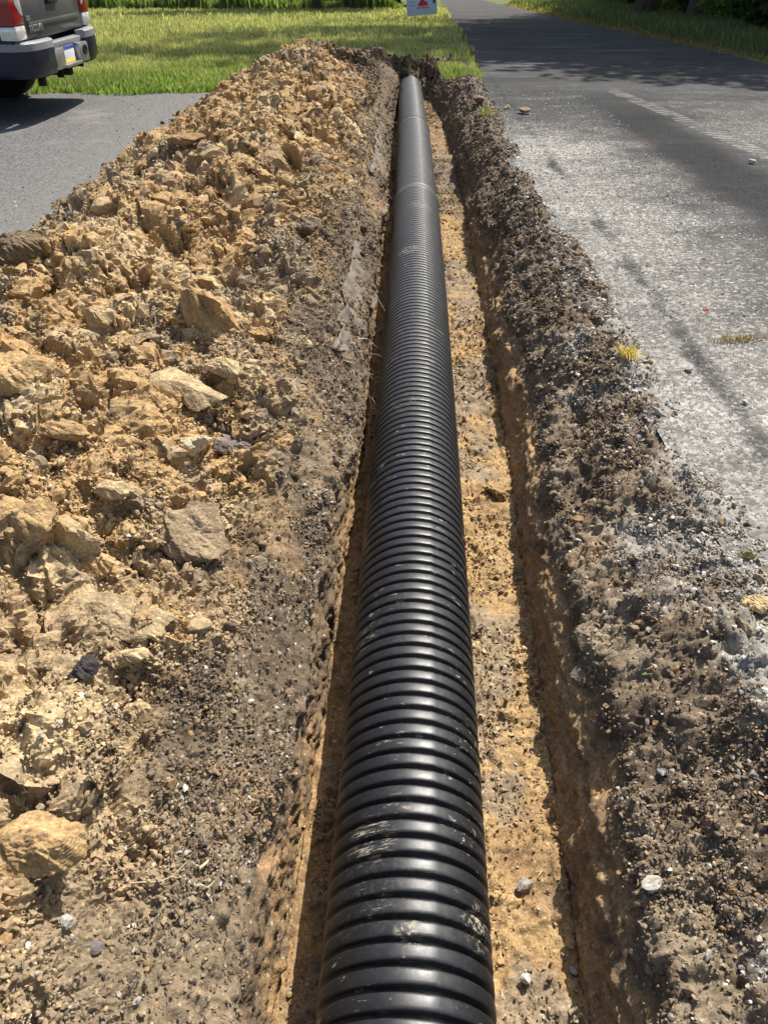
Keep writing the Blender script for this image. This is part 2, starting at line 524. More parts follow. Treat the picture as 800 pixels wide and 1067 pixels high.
P7 = [(-2.6, -.06), (-2.05, .02), (-1.7, .17), (-1.35, .33), (-.85, .33), (-.35, .17), (-.14, .04), (-.03, -.09), (.0, -.14), (.02, -.46), (.27, -.475), (.5, -.465), (.72, -.455), (.77, -.28), (.82, -.18), (.89, -.08), (.98, .02), (1.06, .018), (1.16, -.02), (1.4, -.07)]
P95 = [(-2.5, -.06), (-1.95, .02), (-1.55, .16), (-1.1, .42), (-.72, .42), (-.25, .20), (-.06, .06), (.03, -.08), (.06, -.14), (.08, -.46), (.3, -.475), (.55, -.465), (.77, -.455), (.82, -.30), (.87, -.19), (.94, -.08), (1.02, .01), (1.09, .03), (1.19, .01), (1.4, -.06)]
P112 = [(-2.25, -.06), (-1.9, .0), (-1.45, .14), (-1.05, .36), (-.65, .30), (-.25, .17), (-.03, .08), (.08, -.05), (.12, -.12), (.15, -.45), (.34, -.47), (.55, -.46), (.74, -.44), (.80, -.3), (.86, -.18), (.95, -.05), (1.05, .02), (1.12, .03), (1.22, .01), (1.4, -.06)]
P125 = [(-2.1, -.06), (-1.7, -.02), (-1.3, .0), (-.9, .06), (-.5, .12), (-.15, .13), (.04, .07), (.12, .0), (.17, -.08), (.22, -.28), (.36, -.38), (.52, -.38), (.64, -.32), (.72, -.22), (.82, -.12), (.92, -.02), (1.0, .02), (1.08, .03), (1.18, .01), (1.35, -.06)]
xs_end = [p[0] for p in P125]
PB = list(zip(xs_end, [-.06, -.02, 0, .03, .08, .10, .10, .09, .09, .08, .07, .07, .06, .06, .05, .04, .03, .02, .0, -.06]))
PM = list(zip(xs_end, [-.06, -.02, 0, .04, .09, .11, .08, .03, -.02, -.08, -.11, -.11, -.08, -.05, -.02, .02, .03, .03, .0, -.06]))
PE = [(x, -.14) for x in xs_end]
PS0 = [(x, -.14) for x, z in P0]
PS1 = [(x, z if z > 0 else max(z, -.02)) for x, z in P0]
STN = np.array([PS0, PS1, P0, P0, P3, P7, P95, P112, P125, PM, PB, PE])   # (stations, 20, 2)

seglen = np.sqrt(((np.diff(STN[4], axis=0)) ** 2).sum(1))
step = 0.0068
us, sl = [], []
acc = 0
for i, l in enumerate(seglen):
    n = max(2, int(math.ceil(l / step)))
    for k in range(n):
        us.append(i + k / n); sl.append(acc + l * k / n)
    acc += l
us.append(19.0); sl.append(acc)
U = np.array(us); S = np.array(sl)
ys = [0.25]
while ys[-1] < 13.6: ys.append(ys[-1] + 0.0046 * (1 + 0.33 * max(0, ys[-1])))
back = list(np.arange(-3.0, 0.25, 0.03))
YR = np.array(back + ys)
UU, YY = np.meshgrid(U, YR)
SS, _ = np.meshgrid(S, YR)
# smooth interpolation of the stations along Y, linear across
i0 = np.clip(np.searchsorted(ST_Y, YR, side='right') - 1, 0, len(ST_Y) - 2)
yy = np.array(ST_Y)
t = (YR - yy[i0]) / (yy[i0 + 1] - yy[i0])
prof = STN[i0] * (1 - t)[:, None, None] + STN[i0 + 1] * t[:, None, None]     # rows,20,2
iu = np.clip(np.floor(U).astype(int), 0, 18); fu = U - iu
sm = fu * 0.5 + 0.5 * (fu * fu * (3 - 2 * fu))
BX = prof[:, iu, 0] * (1 - sm) + prof[:, iu + 1, 0] * sm
BZ = prof[:, iu, 1] * (1 - fu) + prof[:, iu + 1, 1] * fu
endf = sstep(13.5, 12.9, YY) * sstep(-2.9, -2.3, YY)
edgef = sstep(0.0, 1.0, UU) * sstep(19.0, 18.0, UU)
pile = sstep(0.6, 2.0, UU) * sstep(6.3, 4.6, UU) * endf
wallw = sstep(6.6, 7.8, UU) * sstep(15.2, 14.0, UU)
# the walls wander a little
wob = fbm(YY * 1.7, UU * 0.0 + (UU > 10) * 9.0, 4, 31) * 0.07
BX = BX + wob * wallw * sstep(9.0, 9.0 + 1e-6, np.abs(UU - 10.5) * 4) * np.where((UU > 9.2) & (UU < 11.8), 0.3, 1.0)
BX = BX + sstep(5.5, 7, UU) * sstep(9, 7.5, UU) * fbm(YY * 3.5, UU * 0.5, 3, 35) * 0.05
# lumps and hollows of the heap
BZ = BZ + pile * (fbm(BX * 2.3, YY * 2.3, 3, 5) * 0.17 + fbm(BX * 6, YY * 6, 3, 6) * 0.10)
BZ = BZ + (1 - pile) * endf * edgef * fbm(SS * 4, YY * 3, 3, 8) * 0.035
# right bank sags here and there
BZ = BZ + sstep(13.5, 15, UU) * sstep(18.5, 17, UU) * fbm(SS * 3, YY * 2.2, 4, 15) * 0.09 * endf


def normals(X, Y, Z):
    gx = [np.gradient(a, axis=1) for a in (X, Y, Z)]
    gy = [np.gradient(a, axis=0) for a in (X, Y, Z)]
    nx = gx[1] * gy[2] - gx[2] * gy[1]; ny = gx[2] * gy[0] - gx[0] * gy[2]; nz = gx[0] * gy[1] - gx[1] * gy[0]
    l = np.sqrt(nx * nx + ny * ny + nz * nz) + 1e-12
    return nx / l, ny / l, nz / l


wx = fbm(SS * 9, YY * 9, 3, 51) * 0.10; wy = fbm(SS * 9, YY * 9, 3, 57) * 0.10
def cobble(scale, seed, warp=1.0, aniso=1.0):
    f1, f2, cid = worley((SS + wx * warp) * scale, (YY + wy * warp) * scale * aniso, seed)
    b = np.clip(f2 - f1, 0, 0.35) / 0.35
    return (0.25 + 0.75 * cid) * np.sqrt(b), cid
c1, id1 = cobble(7.5, 101, 1.0, 0.8)
c2, id2 = cobble(19, 111, 0.6, 0.85)
c3, id3 = cobble(46, 121, 0.3)
c4, id4 = cobble(95, 131, 0.1)
def facets(scale, seed, warp, kx=1.0, aniso=1.0):
    x = (SS + wx * warp) * scale; y = (YY + wy * warp) * scale * aniso
    ix = np.floor(x); iy = np.floor(y)
    f1 = np.full(x.shape, 9.0); f2 = f1.copy(); h = np.zeros(x.shape); ci = np.zeros(x.shape)
    for dx in (-1, 0, 1):
        for dy in (-1, 0, 1):
            cx = ix + dx; cy = iy + dy
            ox = x - (cx + hsh(cx, cy, seed + 1)); oy = y - (cy + hsh(cx, cy, seed + 2))
            d = ox * ox + oy * oy; m = d < f1
            f2 = np.where(m, f1, np.minimum(f2, d))
            cc = hsh(cx, cy, seed + 3)
            h = np.where(m, (hsh(cx, cy, seed + 4) - .5) * 1.6 * ox + (hsh(cx, cy, seed + 5) - .35) * 1.6 * oy + cc, h)
            ci = np.where(m, cc, ci); f1 = np.where(m, d, f1)
    cr = np.sqrt(f2) - np.sqrt(f1)
    return h - .55 * (1 - sstep(0, .10, cr)), ci
fa, ida = facets(4.6, 301, 1.6, aniso=.8)
fb, idb = facets(11, 311, 1.0, aniso=.85)
fc, idc = facets(27, 321, .5)
patch = sstep(-.12, .12, fbm(SS * 3.3, YY * 2.6, 3, 331))
ridg = 1 - np.abs(fbm(SS * 5 + 3, YY * 5, 4, 141)) * 3
ter = fbm(SS * 6 + wx * 8, YY * 4.5 + wy * 8, 4, 147, .55) * 4
c3 = c3 * sstep(11, 5, YY); c4 = c4 * sstep(4.5, 2, YY)
ter = np.floor(ter) + sstep(.55, 1.0, ter - np.floor(ter))
h_pile = patch * (.060 * fa + .026 * fb * (idb > .3)) + (1 - patch) * (.022 * fb + .018 * c2 * (id2 > .3)) + .009 * fc * sstep(9, 4, YY) * (idc > .45) + .005 * c3 + .003 * c4 + fbm(SS * 26, YY * 26, 4, 145, .7) * 0.020 + .010 * ridg + .008 * ter
h_soil = 0.010 * c2 * (id2 > .5) + 0.009 * c3 * (id3 > .3) + 0.0045 * c4 + fbm(SS * 16, YY * 16, 5, 151, 0.6) * 0.018
h_bank = 0.014 * c2 * (id2 > .35) + 0.017 * c3 + 0.008 * c4 + fbm(SS * 14, YY * 14, 6, 155, 0.66) * 0.032
h_floor = 0.016 * c2 * (id2 > .55) + 0.009 * c3 * (id3 > .4) + 0.004 * c4 + fbm(SS * 10, YY * 10, 5, 161, 0.6) * 0.022
# walls show near-horizontal bedding streaks and scrape marks
h_wall = fbm(SS * 40, YY * 14, 4, 171, 0.6) * 0.016 + fbm(SS * 12, YY * 12, 5, 175, .6) * 0.022 + 0.003 * c4 + 0.006 * c3 * (id3 > .6)
w_floor = sstep(9.0, 9.3, UU) * sstep(12.1, 11.8, UU)
w_wall = np.maximum(sstep(7.7, 8.1, UU) * sstep(9.3, 9.0, UU), sstep(11.8, 12.1, UU) * sstep(14.2, 13.2, UU))
w_bank = sstep(13.3, 14.2, UU) * sstep(19, 18.2, UU)
w_pile = sstep(0.3, 1.4, UU) * sstep(6.0 , 5.0, UU + .25 * sstep(1.6, 3.0, YY) - .2 * sstep(1.0, 1.6, YY) + fbm(SS * 5, YY * 5, 3, 181) * 1.4)
w_soil = np.clip(1 - w_floor - w_wall - w_bank - w_pile, 0, 1)
nx, ny, nz = normals(BX, YY, BZ)
hh = h_pile * w_pile + h_soil * w_soil + h_bank * w_bank + h_floor * w_floor + h_wall * w_wall
hh = hh * (.25 + .75 * sstep(18.2, 16.3, UU))
hh = hh * np.clip(endf + 0.3, 0, 1) * (0.1 + 0.9 * edgef)
GX = BX + nx * hh; GY = YY + ny * hh; GZ = BZ + nz * hh
endw = sstep(12.3, 12.6, YY) * sstep(13.3, 12.95, YY) * sstep(7, 9, UU) * sstep(18, 15, UU)
GY = GY + endw * (fbm(SS * 7, YY * 7, 4, 191) * .22 - .06); GZ = GZ + endw * fbm(SS * 9, YY * 12, 4, 193) * .12
nx, ny, nz = normals(GX, GY, GZ)


# colours
def C(*a): return np.array(a)
clay_a = C(.43, .285, .135); clay_b = C(.50, .375, .21); clay_c = C(.32, .205, .10); brown = C(.140, .103, .069); greyb = C(.29, .225, .15); grav = C(.33, .305, .26)
rust = C(.26, .16, .085)
def mixn(a, b, f): return a * (1 - f[..., None]) + b * f[..., None]
n_a = fbm(SS * 3.1, YY * 3.1, 4, 201); n_b = fbm(SS * 11, YY * 11, 4, 205); n_c = fbm(SS * 1.3, YY * 1.1, 3, 209)
cp = mixn(clay_a[None, None] + 0 * SS[..., None], clay_b, sstep(.0, .3, n_a + n_b * .5))
cp = mixn(cp, clay_c, sstep(.0, .25, ida - .72 + n_b * .5) * .8)
cp = mixn(cp, C(.50, .30, .12) + 0 * cp, sstep(.0, .2, idb - .8 + n_b * .4) * .7)
cp = mixn(cp, greyb, sstep(.05, .35, n_c + n_b * .5 + (id1 - .7) * .5) * .8)
cp = mixn(cp, C(.33, .25, .155) + 0 * cp, sstep(.55, .15, YY - 1.0 + n_a * 1.2) * sstep(3.0, 4.4, UU + n_a * 2) * .75)   # greyer soil at the heap's near foot
cs = mixn(brown[None, None] + 0 * SS[..., None], greyb * .9, sstep(.0, .5, n_b + n_a) * .7)
cs = mixn(cs, clay_c * .85, sstep(.1, .45, n_a) * .6)
cs = mixn(cs, C(.36, .275, .17) + 0 * cs, sstep(1.3, .4, YY + n_a * .5) * .4)
cb = mixn(brown[None, None] * 1.15 + 0 * SS[..., None], greyb * .95, sstep(-.25, .4, n_b + n_a * .6))
cb = mixn(cb, grav, sstep(15.4, 16.9, UU + n_a * 2.0 + n_b))
cb = mixn(cb, clay_c, sstep(.28, .45, n_c + n_a * .5) * .5)
cf = mixn(clay_a[None, None] * .97 + 0 * SS[..., None], clay_c, sstep(-.1, .35, n_b + n_a * .4))
cf = mixn(cf, greyb, sstep(.12, .34, n_a + .3 * n_b) * .85)
cf = mixn(cf, C(.2, .17, .13) + 0 * cf, sstep(6.9, 7.6, YY + n_b) * sstep(9.6, 8.6, YY + n_b) * .8)
cw = mixn((clay_c * 1.12)[None, None] + 0 * SS[..., None], rust, sstep(.0, .35, n_b + n_a * .5) * .5)
topw = np.maximum(sstep(9.1, 8.4, UU + n_b * .8 + n_a * .6) * (UU < 10), sstep(13.0, 13.9, UU + n_b * .8 + n_a) * (UU > 10))
cw = mixn(cw, brown, topw * .85)
cw = mixn(cw, clay_a, (UU < 10) * sstep(.0, .3, n_a) * .35 * (1 - topw))
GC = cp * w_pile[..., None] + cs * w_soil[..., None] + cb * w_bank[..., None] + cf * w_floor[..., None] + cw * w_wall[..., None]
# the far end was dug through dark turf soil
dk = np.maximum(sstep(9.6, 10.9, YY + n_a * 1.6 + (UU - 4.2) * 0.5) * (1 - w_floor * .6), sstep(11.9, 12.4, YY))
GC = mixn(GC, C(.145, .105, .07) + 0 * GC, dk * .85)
cols = len(U); rows = len(YR)
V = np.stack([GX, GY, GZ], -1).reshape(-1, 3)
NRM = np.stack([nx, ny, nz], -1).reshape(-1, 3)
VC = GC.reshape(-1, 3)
Uf = UU.ravel(); Yf = YY.ravel()
idx = np.arange(rows * cols).reshape(rows, cols)
cut = int(np.searchsorted(U, 5.9))


def sub_sheet(name, c0, c1, mat):
    sub = idx[:, c0:c1 + 1]
    loc = np.arange(sub.size).reshape(sub.shape)
    q = np.stack([loc[:-1, :-1], loc[:-1, 1:], loc[1:, 1:], loc[1:, :-1]], -1).reshape(-1, 4)
    me = raw_mesh(name, V[sub.ravel()], q, VC[sub.ravel()], smooth=(name == 'trench'))
    return link(name, me, mat)


tr = sub_sheet('trench', cut, cols - 1, M['soil']); tag(tr, kind='structure')
dp = sub_sheet('dirt_pile', 0, cut, M['clay'])
tag(dp, 'long heap of yellow clay soil piled on the left beside the trench', 'dirt pile')

# projection of every soil vertex into the photo frame, for setting things down on the surface
Zc_all = V[:, 1] * CT - (V[:, 2] - CAM_H) * ST
PXa = 400 + F * V[:, 0] / np.maximum(Zc_all, .05)
PYa = 533.5 - F * (V[:, 1] * ST + (V[:, 2] - CAM_H) * CT) / np.maximum(Zc_all, .05)


def on_soil(px, py, rad=5):
    m = (np.abs(PXa - px) < rad) & (np.abs(PYa - py) < rad) & (Zc_all > .3)
    ii = np.nonzero(m)[0]
    if len(ii) == 0: return None
    z = Zc_all[ii]; ii = ii[z < z.min() + 0.08]
    j = ii[np.argmin((PXa[ii] - px) ** 2 + (PYa[ii] - py) ** 2)]
    return Vector(V[j]), Vector(NRM[j]), float(Zc_all[j]), VC[j]


# ------------------------------------------------------------------ clods and stones
def rock_shape(sub, seed, cuts=9, rough=0.12, flat=1.0):
    b = bmesh.new(); bmesh.ops.create_icosphere(b, subdivisions=sub, radius=1.0)
    v = np.array([q.co[:] for q in b.verts]); f = np.array([[q.index for q in fc.verts] for fc in b.faces]); b.free()
    r = np.random.default_rng(seed)
    for _ in range(cuts):
        n = r.normal(size=3); n /= np.linalg.norm(n); d = r.uniform(.45, .85)
        v = v - np.clip(v @ n - d, 0, None)[:, None] * n
    v *= np.array([1, r.uniform(.65, 1), r.uniform(.5, .85) * flat])
    if sub >= 3:
        n = v / (np.linalg.norm(v, axis=1)[:, None] + 1e-9)
        d = fbm(v[:, 0] * 2.2 + v[:, 2] * 1.7 + seed, v[:, 1] * 2.2 - v[:, 2] * 1.3, 4, seed, .55) * rough * 1.6
        f1, f2, cid = worley(v[:, 0] * 5 + v[:, 2] * 3, v[:, 1] * 5 - v[:, 2] * 2.5, seed)
        d += (np.clip(f2 - f1, 0, .4) * cid) * rough * .8
        v = v + n * d[:, None]
    else:
        v = v * (1 + r.normal(size=(len(v), 1)) * rough * .6)
    return v, f


def rand_rot(n, rng, tilt=1.0):
    q = rng.normal(size=(n, 4)); q[:, 1:3] *= tilt; q /= np.linalg.norm(q, axis=1)[:, None]
    w, x, y, z = q.T
    return np.stack([1 - 2 * (y * y + z * z), 2 * (x * y - z * w), 2 * (x * z + y * w), 2 * (x * y + z * w), 1 - 2 * (x * x + z * z), 2 * (y * z - x * w),
                     2 * (x * z - y * w), 2 * (y * z + x * w), 1 - 2 * (x * x + y * y)], -1).reshape(n, 3, 3)


def scatter(name, variants, pos, size, colr, mat, rng, tilt=1.0, smooth=False):
    Vs, Fs, Cs = [], [], []; off = 0
    n = len(pos); var = rng.integers(0, len(variants), n); Rm = rand_rot(n, rng, tilt)
    for k, (v, f) in enumerate(variants):
        m = np.nonzero(var == k)[0]
        if len(m) == 0: continue
        sc = size[m][:, None] * rng.uniform(.75, 1.25, (len(m), 3))
        p = np.einsum('nij,nvj->nvi', Rm[m], v[None] * sc[:, None, :]) + pos[m][:, None, :]
        Vs.append(p.reshape(-1, 3)); nv = len(v)
        Fs.append((f[None] + (np.arange(len(m)) * nv)[:, None, None] + off).reshape(-1, 3)); off += len(m) * nv
        Cs.append(np.repeat(colr[m], nv, axis=0))
    me = raw_mesh(name, np.concatenate(Vs), np.concatenate(Fs), np.concatenate(Cs), smooth)
    return link(name, me, M['crumb'])


# sampling weights: surface area per vertex
dA = (np.gradient(SS, axis=1) * np.gradient(YY, axis=0)).ravel()
inview = ((PXa > -60) & (PXa < 860) & (PYa < 1130) & (Yf > .2)) + .4 * ((PXa > -900) & (PXa < 1500) & (PYa < 1500) & (Yf > .1) & ((PXa <= -60) | (PXa >= 860)))


def pick(n, w, rng):
    w = w * dA * inview
    return rng.choice(len(w), n, p=w / w.sum())


wp = (w_pile * sstep(13.0, 12.3, YY)).ravel(); ws = w_soil.ravel() * sstep(.9, 1.6, Uf) * sstep(13.2, 12.8, Yf); wb = w_bank.ravel() * sstep(18.9, 17.6, Uf) * sstep(13.2, 12.8, Yf); wf = w_floor.ravel()
small = [rock_shape(2, 300 + i, 8, .12) for i in range(10)]
tiny = [(v_ * np.array([1, 1, .55]), f_) for v_, f_ in [rock_shape(1, 320 + i, 3, .28) for i in range(10)]]
clust = sstep(-.15, .25, fbm(SS * 6, YY * 6, 4, 401)).ravel() * .85 + .15


def jitter_col(base, n, rng, amp=.16): return base * (1 + rng.normal(size=(n, 1)) * amp)


def rubble(name, n, w, smin, smax, power, sink, mat, rng, shapes, pal=None, kindlabel=None, lab=None):
    if shapes is tiny: w = w * clust / np.maximum(Zc_all, 1.0) ** 1.3
    ii = pick(n, w, rng)
    u = rng.random(n); size = smin * (1 - u * (1 - (smin / smax) ** power)) ** (-1 / power)
    dist = Zc_all[ii]
    size = size * np.clip(dist / 2.2, .75, 2.0) ** .4
    pos = V[ii] + NRM[ii] * (size * (sink - (.3 if shapes is tiny else .2)))[:, None] + rng.normal(size=(n, 3)) * .004
    col = VC[ii].copy()
    if pal is not None:
        pc = np.array([p[0] for p in pal]); pw = np.array([p[1] for p in pal]); ch = rng.choice(len(pal), n, p=pw / pw.sum())
        own = ch == 0
        col = np.where(own[:, None], col, pc[ch])
    col = jitter_col(col, n, rng)
    o = scatter(name, shapes, pos, size, col, mat, rng, .35 if shapes is tiny else 1.0)
    tag(o, lab, kindlabel, kind='stuff')
    return o


rg = np.random.default_rng(5)
rubble('clay_rubble', 19000, wp * (.35 + clust), .006, .034, 2.0, .25, M['clay'], rg, small,
       [((0, 0, 0), 6), (tuple(clay_b), 1.6), (tuple(clay_c), 1.2), (tuple(greyb), 1.2), ((.15, .115, .085), .35)], 'rubble', 'loose yellow clay crumbs and lumps covering the dirt pile')
rubble('clay_crumbs', 100000, wp * (Yf < 6), .003, .011, 1.8, .3, M['clay'], rg, tiny,
       [((0, 0, 0), 6), (tuple(clay_b), 1.2), (tuple(greyb), 1.2), ((.6, .56, .48), .15)], 'rubble', 'fine clay crumbs lying between the clods of the dirt pile')
rubble('soil_crumbs', 100000, (ws * 1.0 + wb * 1.4) * (Yf < 9), .0026, .010, 1.7, .3, M['soil'], rg, tiny,
       [((0, 0, 0), 6), (tuple(greyb), 2), ((.46, .42, .35), .5), (tuple(clay_c), .9), ((.15, .115, .08), .6)], 'soil', 'crumbly dark soil grains on both banks of the trench')
rubble('soil_clods', 6500, ws * .25 + wb + 2.5 * (Yf > 12.2) * (Uf > 5) * (Uf < 18), .008, .024, 2.1, .2, M['soil'], rg, small,
       [((0, 0, 0), 6), (tuple(greyb), 2), (tuple(grav), .6), (tuple(clay_c), .5), ((.10, .078, .055), 1.5)], 'soil', 'small dark earth lumps on the banks of the trench')
rubble('floor_crumbs', 32000, wf * (1 + 2.5 * (Yf > 6.5) * (Yf < 9)), .003, .012, 1.7, .3, M['clay'], rg, tiny,
       [((0, 0, 0), 6), (tuple(clay_b), 1), (tuple(clay_c), 1), (tuple(greyb), .8), ((.5, .48, .44), .12)], 'rubble', 'clay crumbs lying on the trench floor beside the black pipe')
# grey gravel washed along the road edge and spilled over the bank
rubble('road_gravel', 26000, sstep(14.6, 17.6, Uf + n_a.ravel() * 1.8) * sstep(13, 12.3, Yf), .004, .013, 2.0, .35, M['soil'], rg, tiny,
       [((.40, .37, .32), 2), ((.55, .52, .46), 2), ((.30, .27, .23), 2), ((.2, .18, .16), .6), ((.36, .28, .19), .8)], 'gravel', 'pale grey gravel along the broken edge of the road')


def gravel_sheet(name, n, x0, x1, y0, y1, smin, smax, z, pal, lab, fall=2.0, side=1):
    u = rg.random(n) ** fall
    x = x0 + (x1 - x0) * u; y = y0 + (y1 - y0) * rg.random(n) ** 1.6
    keep = vn(x * 3, y * 1.5, 77) + rg.random(n) * .8 > .05
    x, y = x[keep], y[keep]; n = len(x)
    size = smin * (1 - rg.random(n) * (1 - (smin / smax) ** 2)) ** (-.5)
    size *= np.clip(y / 3, .8, 1.8) ** .5
    pos = np.stack([x, y, gz(y) + z + size * .1], -1)
    ch = rg.choice(len(pal), n)
    o = scatter(name, tiny, pos, size, jitter_col(np.array(pal)[ch], n, rg), M['soil'], rg)
    return tag(o, lab, 'gravel', kind='stuff')


gravel_sheet('loose_road_stones', 26000, 1.04, 2.4, .9, 10.5, .0025, .0075, .006, [(.50, .48, .44), (.62, .60, .55), (.40, .38, .34), (.28, .27, .25), (.42, .37, .29)],
             'loose pale stones scattered over the worn edge of the asphalt road', 1.7)
gravel_sheet('loose_driveway_stones', 1500, -2.05, -5.0, 3.5, 10.2, .003, .009, .007, [(.40, .38, .34), (.5, .47, .42), (.48, .36, .2), (.3, .28, .25)],
             'small stones and crumbs scattered over the grey driveway', 2.2)

# ---- individual clods
big_shapes = {}


def clod(name, px, py, wpx, label, cat='clod', group=None, tone=None, dims=(1, .75, .55), rz=0.0, rx=0.0, ry=0.0, sink=.15, seed=None, sub=5, mat=None, rough=.13, rad=5):
    s = on_soil(px, py, rad)
    if s is None: return None
    p, n, zc, c = s
    size = wpx * zc / F * .5
    seed = seed if seed is not None else int(px * 7 + py)
    v, f = rock_shape(sub, seed, 10, rough)
    v = v / np.abs(v).max(0) * np.array(dims)
    nn = v / (np.linalg.norm(v, axis=1)[:, None] + 1e-6)
    v = v + nn * ((fbm(v[:, :1] * 9 + v[:, 2:] * 6, v[:, 1:2] * 9 - v[:, 2:] * 5, 4, seed + 5, .7)) * .07 * min(dims[1], dims[2] * 1.5))
    me = raw_mesh(name, v, f, np.repeat((np.array(tone) if tone is not None else c)[None] * (.92 + .16 * random.random()), len(v), 0) * (1 + fbm(v[:, :1] * 3 + v[:, 2:] * 2, v[:, 1:2] * 3, 3, seed) * .35), smooth=False)
    o = link(name, me, mat or M['clay'])
    o.scale = (size,) * 3
    o.location = p + Vector((0, 0, size * dims[2] * sink))
    o.rotation_euler = (rx, ry, rz)
    tag(o, label, cat, group)
    return o


CA, CB, CCc, GB, DK = tuple(clay_a), tuple(clay_b), tuple(clay_c), tuple(greyb), (.10, .085, .07)
clod('clay_slab', 195, 414, 100, 'long flat yellow clay slab leaning over a dark gap in the pile', 'clay slab', None, CB, (1, .42, .16), R(-28), R(22), R(6), 1.6, 11)
clod('clay_clod', 203, 470, 42, 'small pale cream clay block beside a dark grey clod', 'clod', None, (.62, .50, .32), (1, .6, .55), R(10), .2, 0, .6, 12)
clod('earth_clod', 238, 470, 55, 'dark grey brown clod beside the small pale cream clay block', 'clod', None, (.22, .18, .15), (1, .7, .5), R(20), .1, 0, .5, 13)
clod('earth_clod', 207, 563, 84, 'large round grey brown clod sitting at the edge of the dark slope', 'clod', None, (.34, .25, .155), (1, .9, .5), R(20), .3, .1, .5, 14)
clod('clay_boulder', 222, 330, 84, 'largest rounded yellow clay boulder in the middle of the pile', 'clay boulder', None, CA, (1, .72, .7), R(-15), .1, 0, .35, 15)
clod('clay_clod', 104, 333, 40, 'squarish tan clod surrounded by grey rubble left of the largest boulder', 'clod', None, CB, (1, .85, .6), .4, 0, .1, .4, 16)
clod('clay_clod', 235, 388, 46, 'yellow clod just below the largest rounded clay boulder', 'clod', None, CB, (1, .6, .5), -.1, .1, 0, .4, 17)
clod('clay_slab', 32, 548, 88, 'broad flat clay slab at the left edge of the photo above the middle', 'clay slab', None, CA, (1, .62, .3), .15, .25, -.1, .9, 18)
clod('clay_slab', 130, 650, 118, 'wide pale clay slab with a ragged greenish underside low on the pile', 'clay slab', None, (.43, .32, .18), (1, .5, .16), -.12, .32, .12, 1.3, 91)
clod('clay_clod', 135, 690, 48, 'small yellow clod just under the wide slab with ragged underside', 'clod', None, CB, (1, .6, .5), .15, 0, .1, .6, 20)
clod('stone', 88, 702, 36, 'charcoal black stone lying left of a small yellow clod', 'stone', None, (.07, .062, .058), (1, .85, .6), .3, 0, 0, .6, 21)
clod('clay_boulder', 38, 893, 110, 'big crumbling clay lump at the lower left edge of the photo', 'clay boulder', None, CA, (1, .8, .45), .6, .2, 0, .3, 22)
clod('clay_slab', 312, 168, 42, 'upright wedge of yellow clay standing high on the far heap', 'clay slab', None, CA, (.9, .35, .85), -.7, .5, .3, .4, 23)
clod('earth_clod', 315, 240, 46, 'dark brown flat clod near the trench edge on the far heap', 'clod', None, (.19, .14, .09), (1, .7, .5), -.3, .1, 0, .5, 24)
clod('earth_clod', 30, 262, 62, 'dark overhanging lump at the left shoulder of the pile by the driveway', 'clod', None, (.20, .145, .085), (1, .7, .6), .9, .1, 0, .3, 25, rad=14)
clod('clay_slab', 125, 516, 52, 'thin yellow clay plate right of the broad flat left slab', 'clay slab', None, CB, (1, .5, .25), -.1, .2, 0, .9, 26)
clod('clay_clod', 272, 352, 34, 'small yellow clod at the right shoulder beside the largest boulder', 'clod', None, CA, (1, .7, .5), 0, 0, 0, .5, 27)
clod('clay_boulder', 18, 392, 82, 'thick rounded clay mass at the left edge beside the grey rubble', 'clay boulder', None, CA, (1, .8, .5), .1, .1, 0, .2, 28, rad=8)
clod('clay_slab', 195, 150, 46, 'flat brown slab lying on the far left shoulder of the heap', 'clay slab', None, CCc, (1, .5, .28), .7, .1, 0, .8, 29, rad=8)
clod('earth_clod', 70, 455, 56, 'wide clay lump with a dark hollow beneath it on the left side', 'clod', None, CA, (1, .5, .4), .1, .2, 0, .8, 30)
clod('clay_clod', 100, 595, 60, 'rough clay lump between the wide slab and the broad left slab', 'clod', None, CA, (1, .6, .45), -.3, .2, 0, .4, 33)
clod('clay_clod', 145, 745, 34, 'small yellow clod alone on the grey soil below the black stone', 'clod', None, CB, (1, .8, .6), -.3, .2, 0, .4, 34)
clod('clay_clod', 265, 590, 28, 'crumb of clay right of the large round grey brown clod', 'clod', None, GB, (1, .8, .6), -.3, .2, 0, .4, 35)
# stones on the soil
clod('stone', 678, 922, 30, 'white chalky stone at the lip of the right clay wall', 'stone', None, (.44, .40, .33), (1, .6, .5), .2, 0, .2, .6, 41, 3, M['soil'])
clod('stone', 691, 806, 13, 'small white pebble on the right dark bank', 'stone', None, (.45, .43, .38), (1, .8, .7), .2, 0, .2, .8, 42, 3, M['soil'])
clod('stone', 70, 965, 20, 'pale grey rounded stone at the lower left', 'stone', None, (.38, .35, .30), (1, .9, .7), 1.2, 0, .2, .8, 43, 3, M['soil'])
clod('stone', 42, 770, 14, 'white sliver of stone standing near the left edge', 'stone', None, (.72, .70, .66), (.5, .5, 1), .2, 0.3, .2, .8, 44, 3, M['soil'])
clod('stone', 97, 990, 22, 'dark grey stone at the lower left beside pale stones', 'stone', None, (.14, .12, .11), (1, .8, .6), .2, 0, .2, .6, 45, 3, M['soil'])
clod('stone', 548, 1022, 14, 'pale pebble on the trench floor near the bottom of the photo', 'stone', None, (.6, .56, .5), (1, .9, .8), .2, 0, .2, .9, 46, 3, M['soil'])
clod('stone', 545, 925, 26, 'grey stone on the trench floor next to gravel right of the pipe', 'stone', None, (.30, .27, .23), (1, .7, .6), .5, 0, .2, .7, 47, 3, M['soil'])
clod('clay_clod', 518, 515, 34, 'rounded yellow clod lying on the trench floor right of the pipe', 'clod', None, CA, (1, .8, .6), .5, 0, .2, .4, 48)
